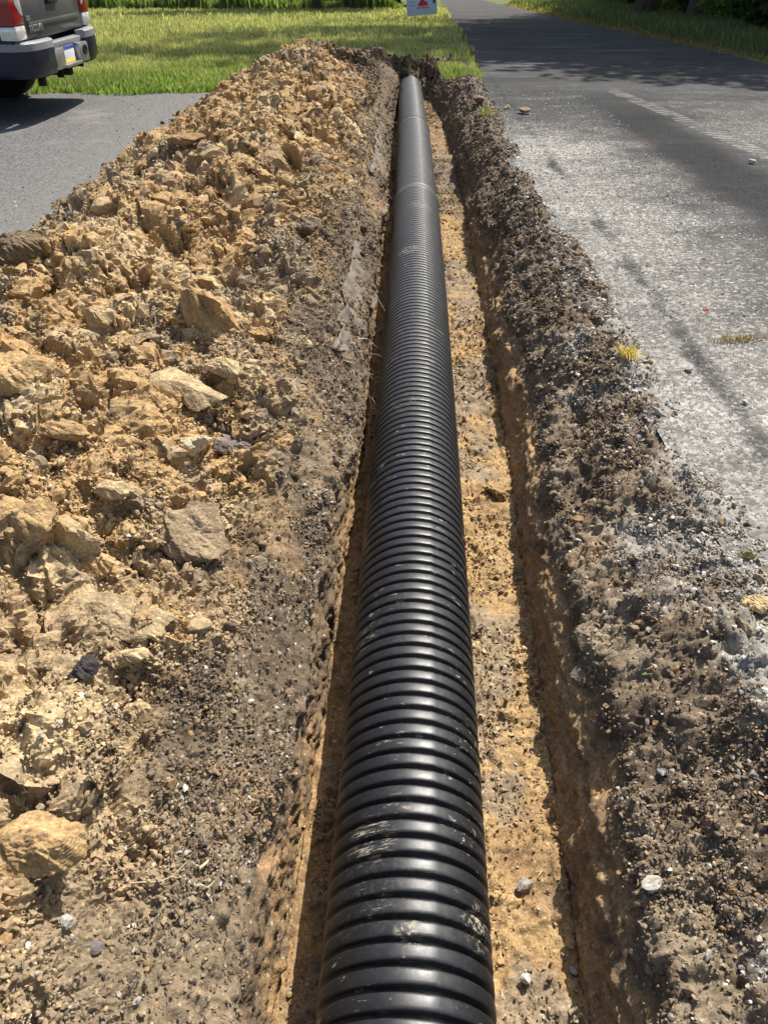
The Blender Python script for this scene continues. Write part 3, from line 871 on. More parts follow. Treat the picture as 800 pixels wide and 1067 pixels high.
clod('clay_clod', 788, 632, 36, 'yellow clay lump at the right edge of the photo by the gravel', 'clod', None, (.50, .38, .19), (1, .8, .6), .5, 0, .2, .4, 49, rad=9)
clod('clay_clod', 777, 580, 16, 'small moss yellow clod on the gravel at the right edge', 'clod', None, (.42, .37, .13), (1, .8, .7), .5, 0, .2, .5, 50, rad=9)
clod('clay_clod', 775, 655, 30, 'long tan clod pointing at the gravel on the right bank crest', 'clod', None, (.38, .30, .18), (1, .35, .4), -1.0, 0, .2, .5, 51, rad=9)
clod('earth_clod', 610, 665, 40, 'crusty grey clod clinging to the top of the right clay wall', 'clod', None, GB, (1, .9, .6), -1.0, 0, .2, .4, 52, mat=M['soil'])
clod('earth_clod', 606, 705, 26, 'lower crusty clod hanging on the right clay wall', 'clod', None, (.24, .18, .12), (1, .9, .6), -1.0, 0, .2, .1, 53, mat=M['soil'])

# remaining clods of the heap: individuals that nothing tells apart
protos = {}
def proto_mesh(k, tone, shade):
    key = (k, tone)
    if key not in protos:
        v, f = rock_shape(3, 500 + k, 10, .16)
        v = v / np.abs(v).max(0) * np.array([1, .5 + .35 * ((k * 37 % 10) / 10), .22 + .26 * ((k * 53 % 10) / 10)])
        protos[key] = raw_mesh('clod', v, f, np.repeat(np.array(tone)[None] * shade, len(v), 0) * (1 + fbm(v[:, :1] * 3 + v[:, 2:] * 2, v[:, 1:2] * 3, 3, k) * .35))
        protos[key].materials.append(M['clay'])
    return protos[key]


nclod = 190
ii = pick(nclod, wp * sstep(12.2, 11.6, Yf), rg)
tones = [CA, CB, CCc, GB, (.17, .13, .095)]
groups = {0: 'yellow clay clods heaped on the pile', 1: 'pale clay clods heaped on the pile', 2: 'brownish clay clods heaped on the pile', 3: 'grey brown clods heaped on the pile', 4: 'dark earth clods heaped on the pile'}
labs = {0: 'one of the many yellow clay clods heaped on the pile', 1: 'one of the paler cream clay clods heaped on the pile', 2: 'one of the brownish clay clods heaped on the pile',
        3: 'one of the grey brown clods mixed into the heaped pile', 4: 'one of the darkest earth clods mixed into the heaped pile'}
for j, i in enumerate(ii):
    far = Yf[i] > 9.5 + 0.35 * (4.2 - Uf[i])
    tn = 4 if (far and rg.random() < .8) else int(rg.choice(5, p=[.42, .24, .17, .12, .05]))
    s = .021 * (1 - rg.random() * (1 - (.021 / .065) ** 1.6)) ** (-1 / 1.6) * min(1.8, max(.8, Zc_all[i] / 2.6)) ** .7
    o = bpy.data.objects.new('clay_clod' if tn < 3 else 'earth_clod', proto_mesh(j % 9, tones[tn], 1.0))
    COL.objects.link(o)
    o.scale = (s * rg.uniform(.8, 1.3), s * rg.uniform(.8, 1.2), s * rg.uniform(.8, 1.2))
    p = Vector(V[i]) + Vector(NRM[i]) * s * .12
    o.location = p
    q = Vector((0, 0, 1)).rotation_difference(Vector(NRM[i]))
    o.rotation_mode = 'QUATERNION'
    from mathutils import Euler
    o.rotation_quaternion = q @ Euler((rg.normal() * .4, rg.normal() * .4, rg.random() * 6.3)).to_quaternion()
    tag(o, labs[tn], 'clod', groups[tn])
# pale pebbles on banks
ii = pick(70, (ws + wb * 1.2 + wf * .3) * (Yf < 5), rg)
pv, pf = rock_shape(2, 777, 7, .1)
pm = raw_mesh('pebble', pv, pf, np.repeat(np.array([[.45, .42, .36]]), len(pv), 0)); pm.materials.append(M['soil'])
for i in ii:
    s = rg.uniform(.004, .009)
    o = bpy.data.objects.new('pebble', pm); COL.objects.link(o); o.scale = (s * rg.uniform(.8, 1.6), s, s * .8)
    o.location = Vector(V[i]) + Vector(NRM[i]) * s * .4; o.rotation_euler = (0, 0, rg.random() * 6)
    tag(o, 'one of the tiny whitish pebbles dotted over the dark soil banks', 'pebble', 'whitish pebbles on the soil banks')

# ------------------------------------------------------------------ pipe
PIPE_Z = -.27
PPY = [-2.3, .64, 2, 3.4, 4.7, 7.3, 9.5, 12.7]
PPX = [-.09, .03, .106, .16, .212, .283, .32, .375]
co = np.polyfit(PPY, PPX, 3)
def pipe_x(y): return np.polyval(co, y)


def corrugated(name, y0, y1, Ro, depth, pitch, parent, zc0=PIPE_Z, zslope=0.0, seg=88):
    ph = [(0.0, 0), (.17, 0), (.195, .08), (.225, .78), (.25, .90), (.30, .965), (.42, 1.0), (.62, 1.0), (.80, .985), (.90, .94), (.935, .84), (.965, .08)]
    ts, rs = [], []
    k = 0
    while y0 + k * pitch < y1:
        for p, q in ph:
            y = y0 + (k + p) * pitch
            if y > y1: break
            ts.append(y); rs.append(Ro - depth * (1 - q))
        k += 1
    ts.append(y1); rs.append(rs[-1])
    inn = Ro - depth - .006
    ts = np.array(ts + [y1, y0]); rs = np.array(rs + [inn, inn])
    a = np.arange(seg) * 2 * PI / seg
    px = pipe_x(ts); dx = (pipe_x(ts + .01) - pipe_x(ts - .01)) / .02
    ca, sa = np.cos(a), np.sin(a)
    n = np.sqrt(1 + dx * dx)
    rx = (1 / n)[:, None] * ca[None] * rs[:, None]; ry = (-dx / n)[:, None] * ca[None] * rs[:, None]
    P = np.stack([px[:, None] + rx, ts[:, None] + ry, zc0 + zslope * (ts - y0)[:, None] + sa[None] * rs[:, None]], -1)
    m = len(ts)
    # raised mould seam running along the crown
    ks = int(round(seg * .205)); P[:-2, ks, 2] += .0016
    id_ = np.arange(m * seg).reshape(m, seg)
    nxt = np.roll(id_, -1, axis=1)
    q = np.stack([id_[:-1], id_[1:], nxt[1:], nxt[:-1]], -1).reshape(-1, 4)
    q = np.concatenate([q, np.stack([id_[-1], id_[0], nxt[0], nxt[-1]], -1)])
    me = raw_mesh(name, P.reshape(-1, 3), q, None, True)
    me.set_sharp_from_angle(angle=R(50)) if hasattr(me, 'set_sharp_from_angle') else None
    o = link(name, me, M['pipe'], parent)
    return o


def bell(name, y0, y1, Ro, parent, zc0=PIPE_Z):
    ts = [y0, y0, y0 + .004, y0 + .01]
    rs = [Ro - .010, Ro - .002, Ro, Ro]
    y = y0 + .03
    while y < y1 - .02:
        ts += [y, y + .006, y + .012]; rs += [Ro, Ro - .002, Ro]; y += .03
    ts += [y1 - .008, y1, y1, y0]; rs += [Ro + .003, Ro + .002, Ro - .010, Ro - .010]
    ts = np.array(ts); rs = np.array(rs); seg = 88
    a = np.arange(seg) * 2 * PI / seg
    P = np.stack([pipe_x(ts)[:, None] + np.cos(a)[None] * rs[:, None], ts[:, None] + 0 * a[None] - np.cos(a)[None] * rs[:, None] * .03, zc0 + np.sin(a)[None] * rs[:, None]], -1)
    m = len(ts); id_ = np.arange(m * seg).reshape(m, seg); nxt = np.roll(id_, -1, axis=1)
    q = np.stack([id_[:-1], id_[1:], nxt[1:], nxt[:-1]], -1).reshape(-1, 4)
    return link(name, raw_mesh(name, P.reshape(-1, 3), q, None, True), M['pipe'], parent)


pitch = .0440
r1 = empty('drainage_pipe', (0, 0, 0))
tag(r1, 'nearest black corrugated drainage pipe with mud scuffs lying in the trench', 'pipe', 'black drainage pipes joined in the trench')
b1 = corrugated('pipe_body', -2.2, 6.41, .184, .0165, pitch, r1)
s1 = bell('bell_end', 6.40, 6.52, .1865, r1)
r2 = empty('drainage_pipe', (0, 0, 0))
tag(r2, 'middle length of dusty black pipe beyond the first joint ring', 'pipe', 'black drainage pipes joined in the trench')
corrugated('pipe_body', 6.45, 9.30, .1765, .008, pitch, r2, seg=64)
bell('bell_end', 9.28, 9.42, .179, r2)
r3 = empty('drainage_pipe', (0, 0, 0))
tag(r3, 'farthest short length of pipe ending in the dark soil by the lawn', 'pipe', 'black drainage pipes joined in the trench')
corrugated('pipe_body', 9.38, 12.62, .168, .007, pitch, r3, seg=64)

# ------------------------------------------------------------------ ground, road, driveway
XL = np.array(sorted(set([-400, -200, -100, -60, -40, -30, -20, -14, -10, -7, -5, -4, -3, -2.5, -2.1, -1.5, 0, .8, 1.1, 1.28, 2, 3, 4, 5, 6, 8, 12, 16, 20, 30, 45, 70, 120, 200, 400])))
YL = np.array(sorted(set([-200, -100, -50, -20, -10, -5, -2.9, 0, 3, 6, 8, 10.3] + list(np.arange(11, 16, .5)) + [12.95, 17, 20, 25, 30, 40, 60, 90, 130, 200, 400, 900])))


def grid_sheet(name, xl, yl, mat, dz, hole=None, xfun=None):
    nxl, nyl = len(xl), len(yl)
    VV = []
    for y in yl:
        for x in xl:
            xx = xfun(x, y) if xfun else x
            VV.append((xx, y, float(gz(y)) + dz))
    q = []
    for j in range(nyl - 1):
        for i in range(nxl - 1):
            if hole and hole((xl[i] + xl[i + 1]) / 2, (yl[j] + yl[j + 1]) / 2): continue
            q.append((j * nxl + i, j * nxl + i + 1, (j + 1) * nxl + i + 1, (j + 1) * nxl + i))
    return link(name, raw_mesh(name, np.array(VV), np.array(q), None, False), mat)


def in_hole(x, y):
    if not (-2.9 < y < 12.95): return False
    return (-2.5 if y < 10.3 else -2.1) < x < 1.28


g = grid_sheet('ground', XL, YL, M['turf'], 0.0, in_hole); tag(g, kind='structure')


def road_l(y): return 1.03 if y < 8 else (1.03 + (y - 8) * .075 if y < 12 else 1.33 + (y - 12) * .053)
def road_r(y): return 5.05 + .045 * y if y < 26 else 6.22 + (y - 26) * .052
YR2 = np.array([y for y in YL if y <= 400])
rd = grid_sheet('road', np.linspace(0, 1, 13), YR2, M['road'], .006, None,
                lambda u, y: road_l(y) * (1 - u) + road_r(y) * u)
tag(rd, kind='structure')
YD = np.array([y for y in YL if -5 <= y <= 10.3])
dr = grid_sheet('driveway', np.linspace(0, 1, 8), YD, M['drive'], .006, None, lambda u, y: -30 * (1 - u) + (-2.02) * u)
tag(dr, kind='structure')

# ------------------------------------------------------------------ grass
def blades(name, x, y, z, h, w, col, label, lean=.45, mat=None, stuff=True):
    n = len(x)
    a = RNG.random(n) * 2 * PI; b = RNG.random(n) * 2 * PI
    wx_, wy_ = np.cos(a) * w / 2, np.sin(a) * w / 2
    lx, ly = np.cos(b) * h * lean * RNG.random(n), np.sin(b) * h * lean * RNG.random(n)
    P = np.zeros((n, 5, 3))
    P[:, 0] = np.stack([x - wx_, y - wy_, z], -1); P[:, 1] = np.stack([x + wx_, y + wy_, z], -1)
    P[:, 2] = np.stack([x + wx_ * .8 + lx * .35, y + wy_ * .8 + ly * .35, z + h * .6], -1)
    P[:, 3] = np.stack([x - wx_ * .8 + lx * .35, y - wy_ * .8 + ly * .35, z + h * .6], -1)
    P[:, 4] = np.stack([x + lx, y + ly, z + h], -1)
    o = (np.arange(n) * 5)[:, None]
    q = np.array([[0, 1, 2, 3]]) + o; t_ = np.array([[3, 2, 4]]) + o
    me = raw_mesh(name, P.reshape(-1, 3), [q, t_], np.repeat(col, 5, 0), False)
    ob = link(name, me, mat or M['leaf'])
    if stuff: tag(ob, label, 'grass', kind='stuff')
    return ob


def grass_cols(x, y, seed=0):
    n = len(x)
    g1 = np.array([.15, .20, .07]); g2 = np.array([.28, .31, .13]); st_ = np.array([.50, .45, .25])
    k = sstep(-.25, .3, vn(x * .8, y * .8, 900 + seed) + RNG.normal(size=n) * .2)
    c = g1 * (1 - k[:, None]) + g2 * k[:, None]
    # taller meadow beyond is drier
    dry = sstep(11.5, 16, y + vn(x * .4, y * .3, 903) * 5) * .6 + .08
    m = RNG.random(n) < dry
    c = np.where(m[:, None], st_ * .5 + c * .5, c)
    m2 = RNG.random(n) < dry * .35
    c = np.where(m2[:, None], st_, c)
    return c * (1 + RNG.normal(size=(n, 1)) * .15)


bands = [(10.25, 13.5, -8.5, 1.35, 75000, .075, .008), (13.5, 19, -10, 1.6, 80000, .08, .011), (19, 30, -15, 2.2, 70000, .10, .020), (30, 52, -26, 3.4, 60000, .13, .040)]
gx, gy, gh, gw = [], [], [], []
for y0, y1, x0, x1, n, h, w in bands:
    x = RNG.uniform(x0, x1, n); y = RNG.uniform(y0, y1, n)
    ok = np.ones(n, bool)
    rl = np.array([road_l(v) for v in y]) - .02 + vn(y * 3, y * 0, 5) * .2
    ok &= x < rl
    inpit = (y < 12.75 + vn(x * 4, x * 0, 8) * .25) & (x > -1.95 + vn(y * 4, y * 0, 8) * .25) & (x < 1.4)
    inpit &= ~((x > .72) & (y > 11.3 + vn(x * 6, y * 3, 6) * .9))
    inpit |= (y < 13.1) & (x > -1.6) & (x < .75) & (y < 12.85 + vn(x * 5, x, 4) * .4)
    ok &= ~inpit
    ok &= ~((x < -2.0) & (y < 10.32 + vn(x * 1.6, x * 0, 12) * .5))
    x, y = x[ok], y[ok]; n = len(x)
    clump = 1 + 1.5 * vn(x * 2.2, y * 2.2, 33)
    gx.append(x); gy.append(y); gh.append(h * RNG.uniform(.5, 1.25, n) * np.clip(clump, .35, 2)); gw.append(np.full(n, w))
gx, gy, gh, gw = map(np.concatenate, (gx, gy, gh, gw))
zz = gz(gy) - .005 + .03 * ((gx > .7) & (gx < 1.3) & (gy < 13))
# where the lawn overlaps the loft edge
blades('lawn_grass', gx, gy, zz, gh, gw, grass_cols(gx, gy), 'green and straw coloured lawn beyond the dirt pile and driveway')
n = 70000
y = 8 + 55 * RNG.random(n) ** 1.9; rr = np.array([road_r(v) for v in y]); x = rr + (2.2 + .10 * y) * RNG.random(n) ** .9 + .03 + np.clip(vn(y * 2, y * 0, 3), -.3, .3) * .4
h = .13 * RNG.uniform(.5, 1.3, n) * (1 + (y - 8) / 35) * np.clip((x - rr) * 1.6, .35, 1.4)
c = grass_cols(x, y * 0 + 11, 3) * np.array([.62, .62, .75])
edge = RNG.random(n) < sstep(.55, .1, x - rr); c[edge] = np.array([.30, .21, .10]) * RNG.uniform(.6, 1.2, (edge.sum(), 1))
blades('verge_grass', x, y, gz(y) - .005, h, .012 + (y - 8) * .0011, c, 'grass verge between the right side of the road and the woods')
n = 16000  # bright blades added to cover the shaded feet of the bushes
x = RNG.uniform(-24, 1.0, n); y = 45.5 + 3.2 * RNG.random(n) + vn(x * .7, x * 0, 12) * 2
blades('added_weeds', x, y, gz(y), .75 * RNG.uniform(.4, 1.25, n) * np.clip(1 + 1.5 * vn(x * 1.3, y * 0, 19), .3, 2), .10, np.array([.19, .25, .085]) * RNG.uniform(.5, 1.35, (n, 1)), 'tall green weeds added in front of the bushes beyond the lawn to brighten their dark bases', .5)
# broad-leaved weeds at the driveway edge
n = 5200
x = RNG.uniform(-9, -1.9, n); y = 10.25 + 1.6 * RNG.random(n) ** 1.5 + vn(x * 1.6, x * 0, 12) * .5
blades('driveway_weeds', x, y, gz(y), .07 * RNG.uniform(.4, 1.4, n), .022, np.array([.17, .25, .06]) * RNG.uniform(.5, 1.4, (n, 1)), 'bright green broad leaved weeds along the far edge of the driveway', .8)


def foliage(cx, cy, cz, rx, ry, rz, n, size, base, seed, gaps=.0, clumps=26, bottom=-1.0):
    r = np.random.default_rng(seed)
    d = r.normal(size=(clumps, 3)); d /= np.linalg.norm(d, axis=1)[:, None]
    rad = r.random((clumps, 1)) ** .45
    cc = d * rad * np.array([rx, ry, rz]) * .85; cc[:, 2] = np.maximum(cc[:, 2], bottom * rz)
    cr = r.uniform(.18, .38, clumps) * min(rx, rz)
    k = r.integers(0, clumps, n)
    o = r.normal(size=(n, 3)); o /= np.linalg.norm(o, axis=1)[:, None]
    p = cc[k] + o * (cr[k] * r.random(n) ** .4)[:, None] * np.array([1.15, 1.15, .75]) + np.array([cx, cy, cz])
    u = r.normal(size=(n, 3)); u /= np.linalg.norm(u, axis=1)[:, None]
    w = np.cross(u, r.normal(size=(n, 3))); w /= np.linalg.norm(w, axis=1)[:, None] + 1e-9
    s = (size * r.uniform(.6, 1.3, n))[:, None]
    P = np.stack([p - u * s, p + w * s * .45, p + u * s, p - w * s * .45], 1)
    ton = (1 + r.normal(size=clumps) * .22)[k][:, None] * (1 + r.normal(size=(n, 1)) * .15)
    hue = r.random((n, 1))
    col = np.array(base) * ton * (1 + (hue - .5) * np.array([.5, .1, .1]))
    return P.reshape(-1, 3), np.arange(4 * n).reshape(n, 4), np.repeat(col, 4, 0)


def make_tree(x, y, h, cr, label, seed, base=(.055, .10, .022), trunk=.2, n=9000, leaf=.16, group=None, low=.28, crown_rz=None):
    z0 = float(gz(y)); r = random.Random(seed)
    t_ = empty('tree', (x, y, z0)); tag(t_, label, 'tree', group)
    mb = MB()
    top = h * .8
    lean = (r.uniform(-.4, .4), r.uniform(-.4, .4))
    pts = [(lean[0] * k / 6 + r.uniform(-.05, .05), lean[1] * k / 6, -.1 + top * k / 6) for k in range(7)]
    mb.tube(pts, [trunk * (1.25 if k == 0 else 1 - .13 * k) for k in range(7)], 10)
    for b_ in range(9):
        z = h * r.uniform(low + .05, .7); a = r.uniform(0, 2 * PI); l = cr * r.uniform(.5, .85)
        p0 = Vector((lean[0] * z / top, lean[1] * z / top, z))
        mb.tube([p0, p0 + Vector((math.cos(a) * l * .5, math.sin(a) * l * .5, l * .3)), p0 + Vector((math.cos(a) * l, math.sin(a) * l, l * .55))], [trunk * .38, trunk * .24, trunk * .08], 6)
    mb.build('trunk', M['bark'], t_)
    crz = crown_rz or h * (1 - low) * .52
    P, Q, Cc = foliage(0, 0, h * low + crz, cr, cr, crz, n, leaf, base, seed, clumps=34)
    link('crown', raw_mesh('crown', P, Q, Cc, False), M['leaf'], t_)
    return t_


def make_bush(x, y, rad, h, label, seed, base, n=2600, leaf=.07, group=None):
    z0 = float(gz(y)); t_ = empty('bush', (x, y, z0)); tag(t_, label, 'bush', group)
    r = random.Random(seed); mb = MB()
    for k in range(6):
        a = r.uniform(0, 6.28); mb.tube([(0, 0, -.05), (math.cos(a) * rad * .3, math.sin(a) * rad * .3, h * .45), (math.cos(a) * rad * .6, math.sin(a) * rad * .6, h * .85)], [.03, .02, .008], 5)
    mb.build('stem', M['bark'], t_)
    P, Q, Cc = foliage(0, 0, h * .5, rad, rad, h * .55, n, leaf, base, seed, clumps=22, bottom=-.95)
    lowm = r.random() * 0
    P[:, 2] = np.abs(P[:, 2]) + .02
    link('foliage', raw_mesh('foliage', P, Q, Cc, False), M['leaf'], t_)
    return t_


GRN = (.085, .13, .032); DGR = (.04, .06, .02); LGR = (.21, .27, .075)
# left background
trees = [(-3.2, 44, 13, 4.6, .24, 'dark trunked tree standing alone left of the lawn centre, nearest trunk to the yard sign but one'),
         (-1.75, 46, 12, 4.4, .30, 'thick dark trunked tree of the lawn pair, left one'), (-1.0, 46.6, 13, 4.0, .22, 'slimmer dark trunked tree of the lawn pair, right one')]
trees[0] = trees[0][:5] + ('tree standing apart with one straight dark trunk, left of the trunk pair',)
for k, (x, y, h, cr, tk, lb) in enumerate(trees):
    make_tree(x, y, h, cr, lb, 60 + k, GRN, tk, 8000, .22, low=.3)
gp = 'bushes along the far edge of the lawn'
for k in range(28):
    x = -23 + k * .92 + random.uniform(-.2, .2); y = 49.5 + random.uniform(-.8, .8) 
    make_bush(x, y + 1.6 * (k % 2), random.uniform(1.2, 1.6), random.uniform(2.2, 3.6), 'one of the leafy green bushes in the row at the far edge of the lawn', 100 + k, random.choice([(.15, .20, .05), LGR, LGR]), 6500, .15, gp)
for k in range(7):
    make_tree(-22 + k * 4.2 + random.uniform(-1, 1), 63 + random.uniform(-1, 3), 14 + random.uniform(-2, 2), 4.2, 'one of the tall trees behind the row of bushes beyond the lawn', 140 + k, random.choice([GRN, DGR]), .22, 6500, .26, 'trees behind the row of bushes', low=.15)
# right woodland, standing along the road: its shade falls on verge, road and lawn
gp2 = 'trees at the edge of the right woods'
wood = [(10.6, 18.5, 13, 4.0), (9.6, 21.5, 15, 4.6), (10.8, 25, 14, 4.5), (10.2, 29, 15, 4.8), (12, 33, 14, 4.5), (11.5, 38, 15, 5), (13.5, 43, 15, 5), (13.8, 49, 15, 5), (12.5, 20, 15, 4.5), (13.5, 27, 16, 5), (14.8, 36, 16, 5), (16.5, 55, 16, 5), (9.3, 27.5, 19, 6.4), (9.8, 35, 20, 6.8)]
for k, (x, y, h, cr) in enumerate(wood):
    make_tree(x, y, h, cr, 'one of the dark trees at the edge of the woods right of the road', 180 + k, random.choice([DGR, GRN, DGR]), random.uniform(.14, .24), 8500, .2, gp2, low=.24)
make_tree(8.7, 30.5, 25, 8.0, 'tallest broad tree of the right woods, leaning its crown over the road', 400, GRN, .32, 9500, .25, low=.48)
gp3 = 'undergrowth bushes at the edge of the right woods'
for k in range(20):
    y = 15.5 + k * 2.0; x = 8.75 + .125 * (y - 19) + random.uniform(-.1, .4)
    make_bush(x, y, random.uniform(.8, 1.15), random.uniform(1.1, 2.4), 'one of the shaded undergrowth bushes at the foot of the woods right of the road', 220 + k, random.choice([DGR, DGR, GRN, LGR]), 2600, .075 + k * .003, gp3)

# ------------------------------------------------------------------ pickup truck
def build_truck():
    t_ = empty('pickup_truck', (-3.24, 9.22, 0), PI - .06)
    tag(t_, 'dark blue pickup truck seen from its rear corner parked on the driveway', 'truck')
    W = .92
    # body side with wheel arch (local: x forward, y left, rear bumper face at x=0)
    def arch(cx, r, a0=0, n=14): return [(cx + r * math.cos(a), .37 + r * math.sin(a)) for a in [PI - PI * k / n for k in range(n + 1)]]
    wx1, wx2, wr = 1.16, 4.30, .44
    body = MB()
    outline = [(.14, .44), (wx1 - wr, .42)] + arch(wx1, wr)[0:] + [(wx1 + wr, .40), (wx2 - wr, .40)] + arch(wx2, wr) + [(wx2 + wr, .42), (4.98, .44), (5.03, .62), (4.98, .92), (4.72, 1.02), (3.75, 1.10), (3.66, 1.14), (.14, 1.14)]
    for s in (1, -1):
        body.prism(outline, 'y', s * W, s * (W - .07), .012)
    body.box(1.75, 3.72, -W + .06, W - .06, .45, 1.10)
    body.box(3.70, 4.96, -W + .06, W - .06, .55, 1.0)
    body.box(.22, 1.76, -W + .06, W - .06, .60, .68)
    body.prism([(1.78, 1.12), (3.95, 1.12), (3.30, 1.66), (3.05, 1.72), (2.1, 1.72), (1.92, 1.66)], 'y', -.74, .74, .03)
    body.build('body', M['paint'], t_)
    gl = MB(); 
    for s in (1, -1): gl.prism([(1.98, 1.18), (3.70, 1.18), (3.22, 1.60), (2.05, 1.62)], 'y', s * .744, s * .75)
    gl.box(1.775, 1.80, -.6, .6, 1.2, 1.6)
    gl.build('window', M['glass'], t_)
    tg = MB(); tg.box(.10, .155, -.70, .70, .70, 1.135, .012)
    tgo = tg.build('tailgate', M['gate'], t_)
    p2 = MB(); p2.box(.088, .099, -.62, .62, .80, .84, .004); p2.box(.088, .099, -.62, .62, 1.085, 1.12, .004); p2.build('trim', M['gate'], tgo)
    hd = MB(); hd.box(.075, .099, -.12, .12, .96, 1.03, .008); hd.build('handle', M['dark'], tgo)
    # badge letters
    for txt, sz, zz_, yy_ in (('TACOMA', .075, .765, .66), ('SR5', .05, .86, .66)):
        cu = bpy.data.curves.new('badge', 'FONT'); cu.body = txt; cu.size = sz; cu.extrude = .004; cu.offset = .003; cu.shear = .25
        ob = bpy.data.objects.new('badge', cu); COL.objects.link(ob)
        ob.matrix_world = Matrix.Identity(4)
        dg = bpy.context.evaluated_depsgraph_get(); me = bpy.data.meshes.new_from_object(ob.evaluated_get(dg))
        bpy.data.objects.remove(ob)
        # text plane faces -x; reading direction +x(text) -> -y (from left to right seen from behind)
        me.transform(Matrix(((0, 0, -1, .083), (-1, 0, 0, yy_), (0, 1, 0, zz_), (0, 0, 0, 1))))
        link('badge', me, M['silver'], tgo)
    # tail lights wrap the corner
    for s in (1, -1):
        lt = MB(); lt.box(.085, .26, min(s * .715, s * (W + .012)), max(s * .715, s * (W + .012)), .83, 1.13, .02)
        lo = lt.build('tail_light', M['red'], t_)
        rv = MB(); rv.box(.083, .25, min(s * .72, s * (W + .006)), max(s * .72, s * (W + .006)), .715, .828, .012); rv.build('reverse_lens', M['clear'], lo)
        tn = MB(); tn.prism([(s * .722, .90), (s * .722, 1.125), (s * .86, 1.125), (s * .84, 1.0), (s * .78, .92)], 'x', .079, .084, .003); tn.build('turn_lens', M['clear'], lo)
    # rear bumper
    path = [(.50, W), (.16, W + .005), (.05, W - .05), (.005, W - .16), (-.015, .62), (-.02, .42)]
    def strip(path, z0, z1, inset0, inset1, th=.05):
        b = bmesh.new(); rows_ = []
        for (x, y) in path:
            cxn = x + .0
            d = Vector((1.0, -y * .35, 0)).normalized()
            # inward direction grows towards the middle of the truck
            rows_.append([b.verts.new((x + inset0 * 1.0, y - inset0 * .6, z0)), b.verts.new((x, y, z0 + (z1 - z0) * .25)), b.verts.new((x, y, z0 + (z1 - z0) * .8)), b.verts.new((x + inset1, y - inset1 * .6, z1)),
                          b.verts.new((x + inset1 + th, y - inset1 - th, z1)), b.verts.new((x + inset0 + th, y - inset0 - th, z0))])
        for i in range(len(rows_) - 1):
            for k in range(6): b.faces.new((rows_[i][k], rows_[i][(k + 1) % 6], rows_[i + 1][(k + 1) % 6], rows_[i + 1][k]))
        b.faces.new(rows_[0]); b.faces.new(rows_[-1][::-1])
        return b
    for s in (1, -1):
        bp = MB(); b = strip(path, .40, .625, .03, .0)
        if s < 0:
            for v in b.verts: v.co.y = -v.co.y
        bmesh.ops.recalc_face_normals(b, faces=b.faces[:]); bp.add(b)
        bo = bp.build('bumper', M['paint'], t_, True, 50)
    pd = MB()
    for s in (1, -1):
        b = strip(path, .627, .70, .0, .02, .06)
        if s < 0:
            for v in b.verts: v.co.y = -v.co.y
        bmesh.ops.recalc_face_normals(b, faces=b.faces[:]); pd.add(b)
    pd.box(.02, .12, -.44, .44, .60, .655, .01)
    pd.build('step_pad', M['pad'], bo, True, 50)
    ce = MB(); ce.box(-.02, .06, .20, .44, .42, .60, .012); ce.box(-.02, .06, -.44, -.20, .42, .60, .012)
    ce.box(.035, .06, -.20, .20, .44, .60, .004); ce.box(-.03, .06, -.20, .20, .415, .445, .006)
    ce.build('center_section', M['silver'], bo)
    so = MB(); so.lathe([(.045, 0), (.045, -.012), (.034, -.014), (.03, -.006), (.01, -.006)], (-.021, -.33, .53), 'x', 24); so.build('trailer_socket', M['rubber'], bo)
    pl = MB(); pl.box(.024, .031, -.152, .152, .447, .597, .002); po = pl.build('license_plate', M['white'], t_)
    y_ = MB(); y_.box(.0215, .0235, -.15, .15, .449, .480); y_.build('yellow_band', M['yellow'], po)
    y_ = MB(); y_.box(.0215, .0235, -.15, .15, .565, .595); y_.build('blue_band', M['bluep'], po)
    # wheels
    for cx in (wx1, wx2):
        for s in (1, -1):
            w = MB(); w.lathe([(.22, -.11), (.30, -.125), (.355, -.12), (.378, -.09), (.382, 0), (.378, .09), (.355, .12), (.30, .125), (.22, .11)], (cx, s * .78, .378), 'y', 56)
            wo = w.build('wheel', M['rubber'], t_, True, 60)
            r_ = MB(); r_.lathe([(.222, s * .02), (.222, s * .112), (.205, s * .116), (.195, s * .07), (.07, s * .09), (.06, s * .105), (.01, s * .108)], (cx, s * .78, .378), 'y', 40)
            for k in range(6):
                a = k * PI / 3; r_.tube([(cx + .05 * math.cos(a), s * .87, .378 + .05 * math.sin(a)), (cx + .2 * math.cos(a), s * .88, .378 + .2 * math.sin(a))], [.03, .022], 6)
            r_.build('rim', M['silver'], wo)
    # underbody
    ub = MB(); ub.box(.15, 4.7, -.52, -.42, .40, .52, .01); ub.box(.15, 4.7, .42, .52, .40, .52, .01)
    ub.tube([(wx1, -.75, .38), (wx1, .75, .38)], .05, 12); ub.lathe([(.02, -.14), (.14, -.1), (.14, .1), (.02, .14)], (wx1, 0, .38), 'y', 20)
    ub.box(.30, 1.7, -.40, .40, .52, .60)
    ub.build('chassis', M['dark'], t_)
    sp = MB(); sp.lathe([(.2, -.08), (.30, -.08), (.33, -.04), (.33, .04), (.30, .08), (.2, .08)], (2.0, 0, .52), 'z', 40); sp.build('spare_tire', M['rubber'], t_)
    hb = MB(); hb.box(.03, .30, -.035, .035, .33, .40, .004); hb.box(.16, .22, -.45, .45, .35, .41, .006); hb.box(.08, .14, -.13, -.10, .32, .42); hb.box(.08, .14, .10, .13, .32, .42)
    hb.box(.10, .16, .50, .56, .30, .42); hb.build('tow_hitch', M['dark'], t_)
    ex = MB(); ex.tube([(1.3, -.55, .42), (.6, -.6, .40), (.15, -.62, .36)], .032, 12); ex.build('exhaust_pipe', M['dark'], t_)
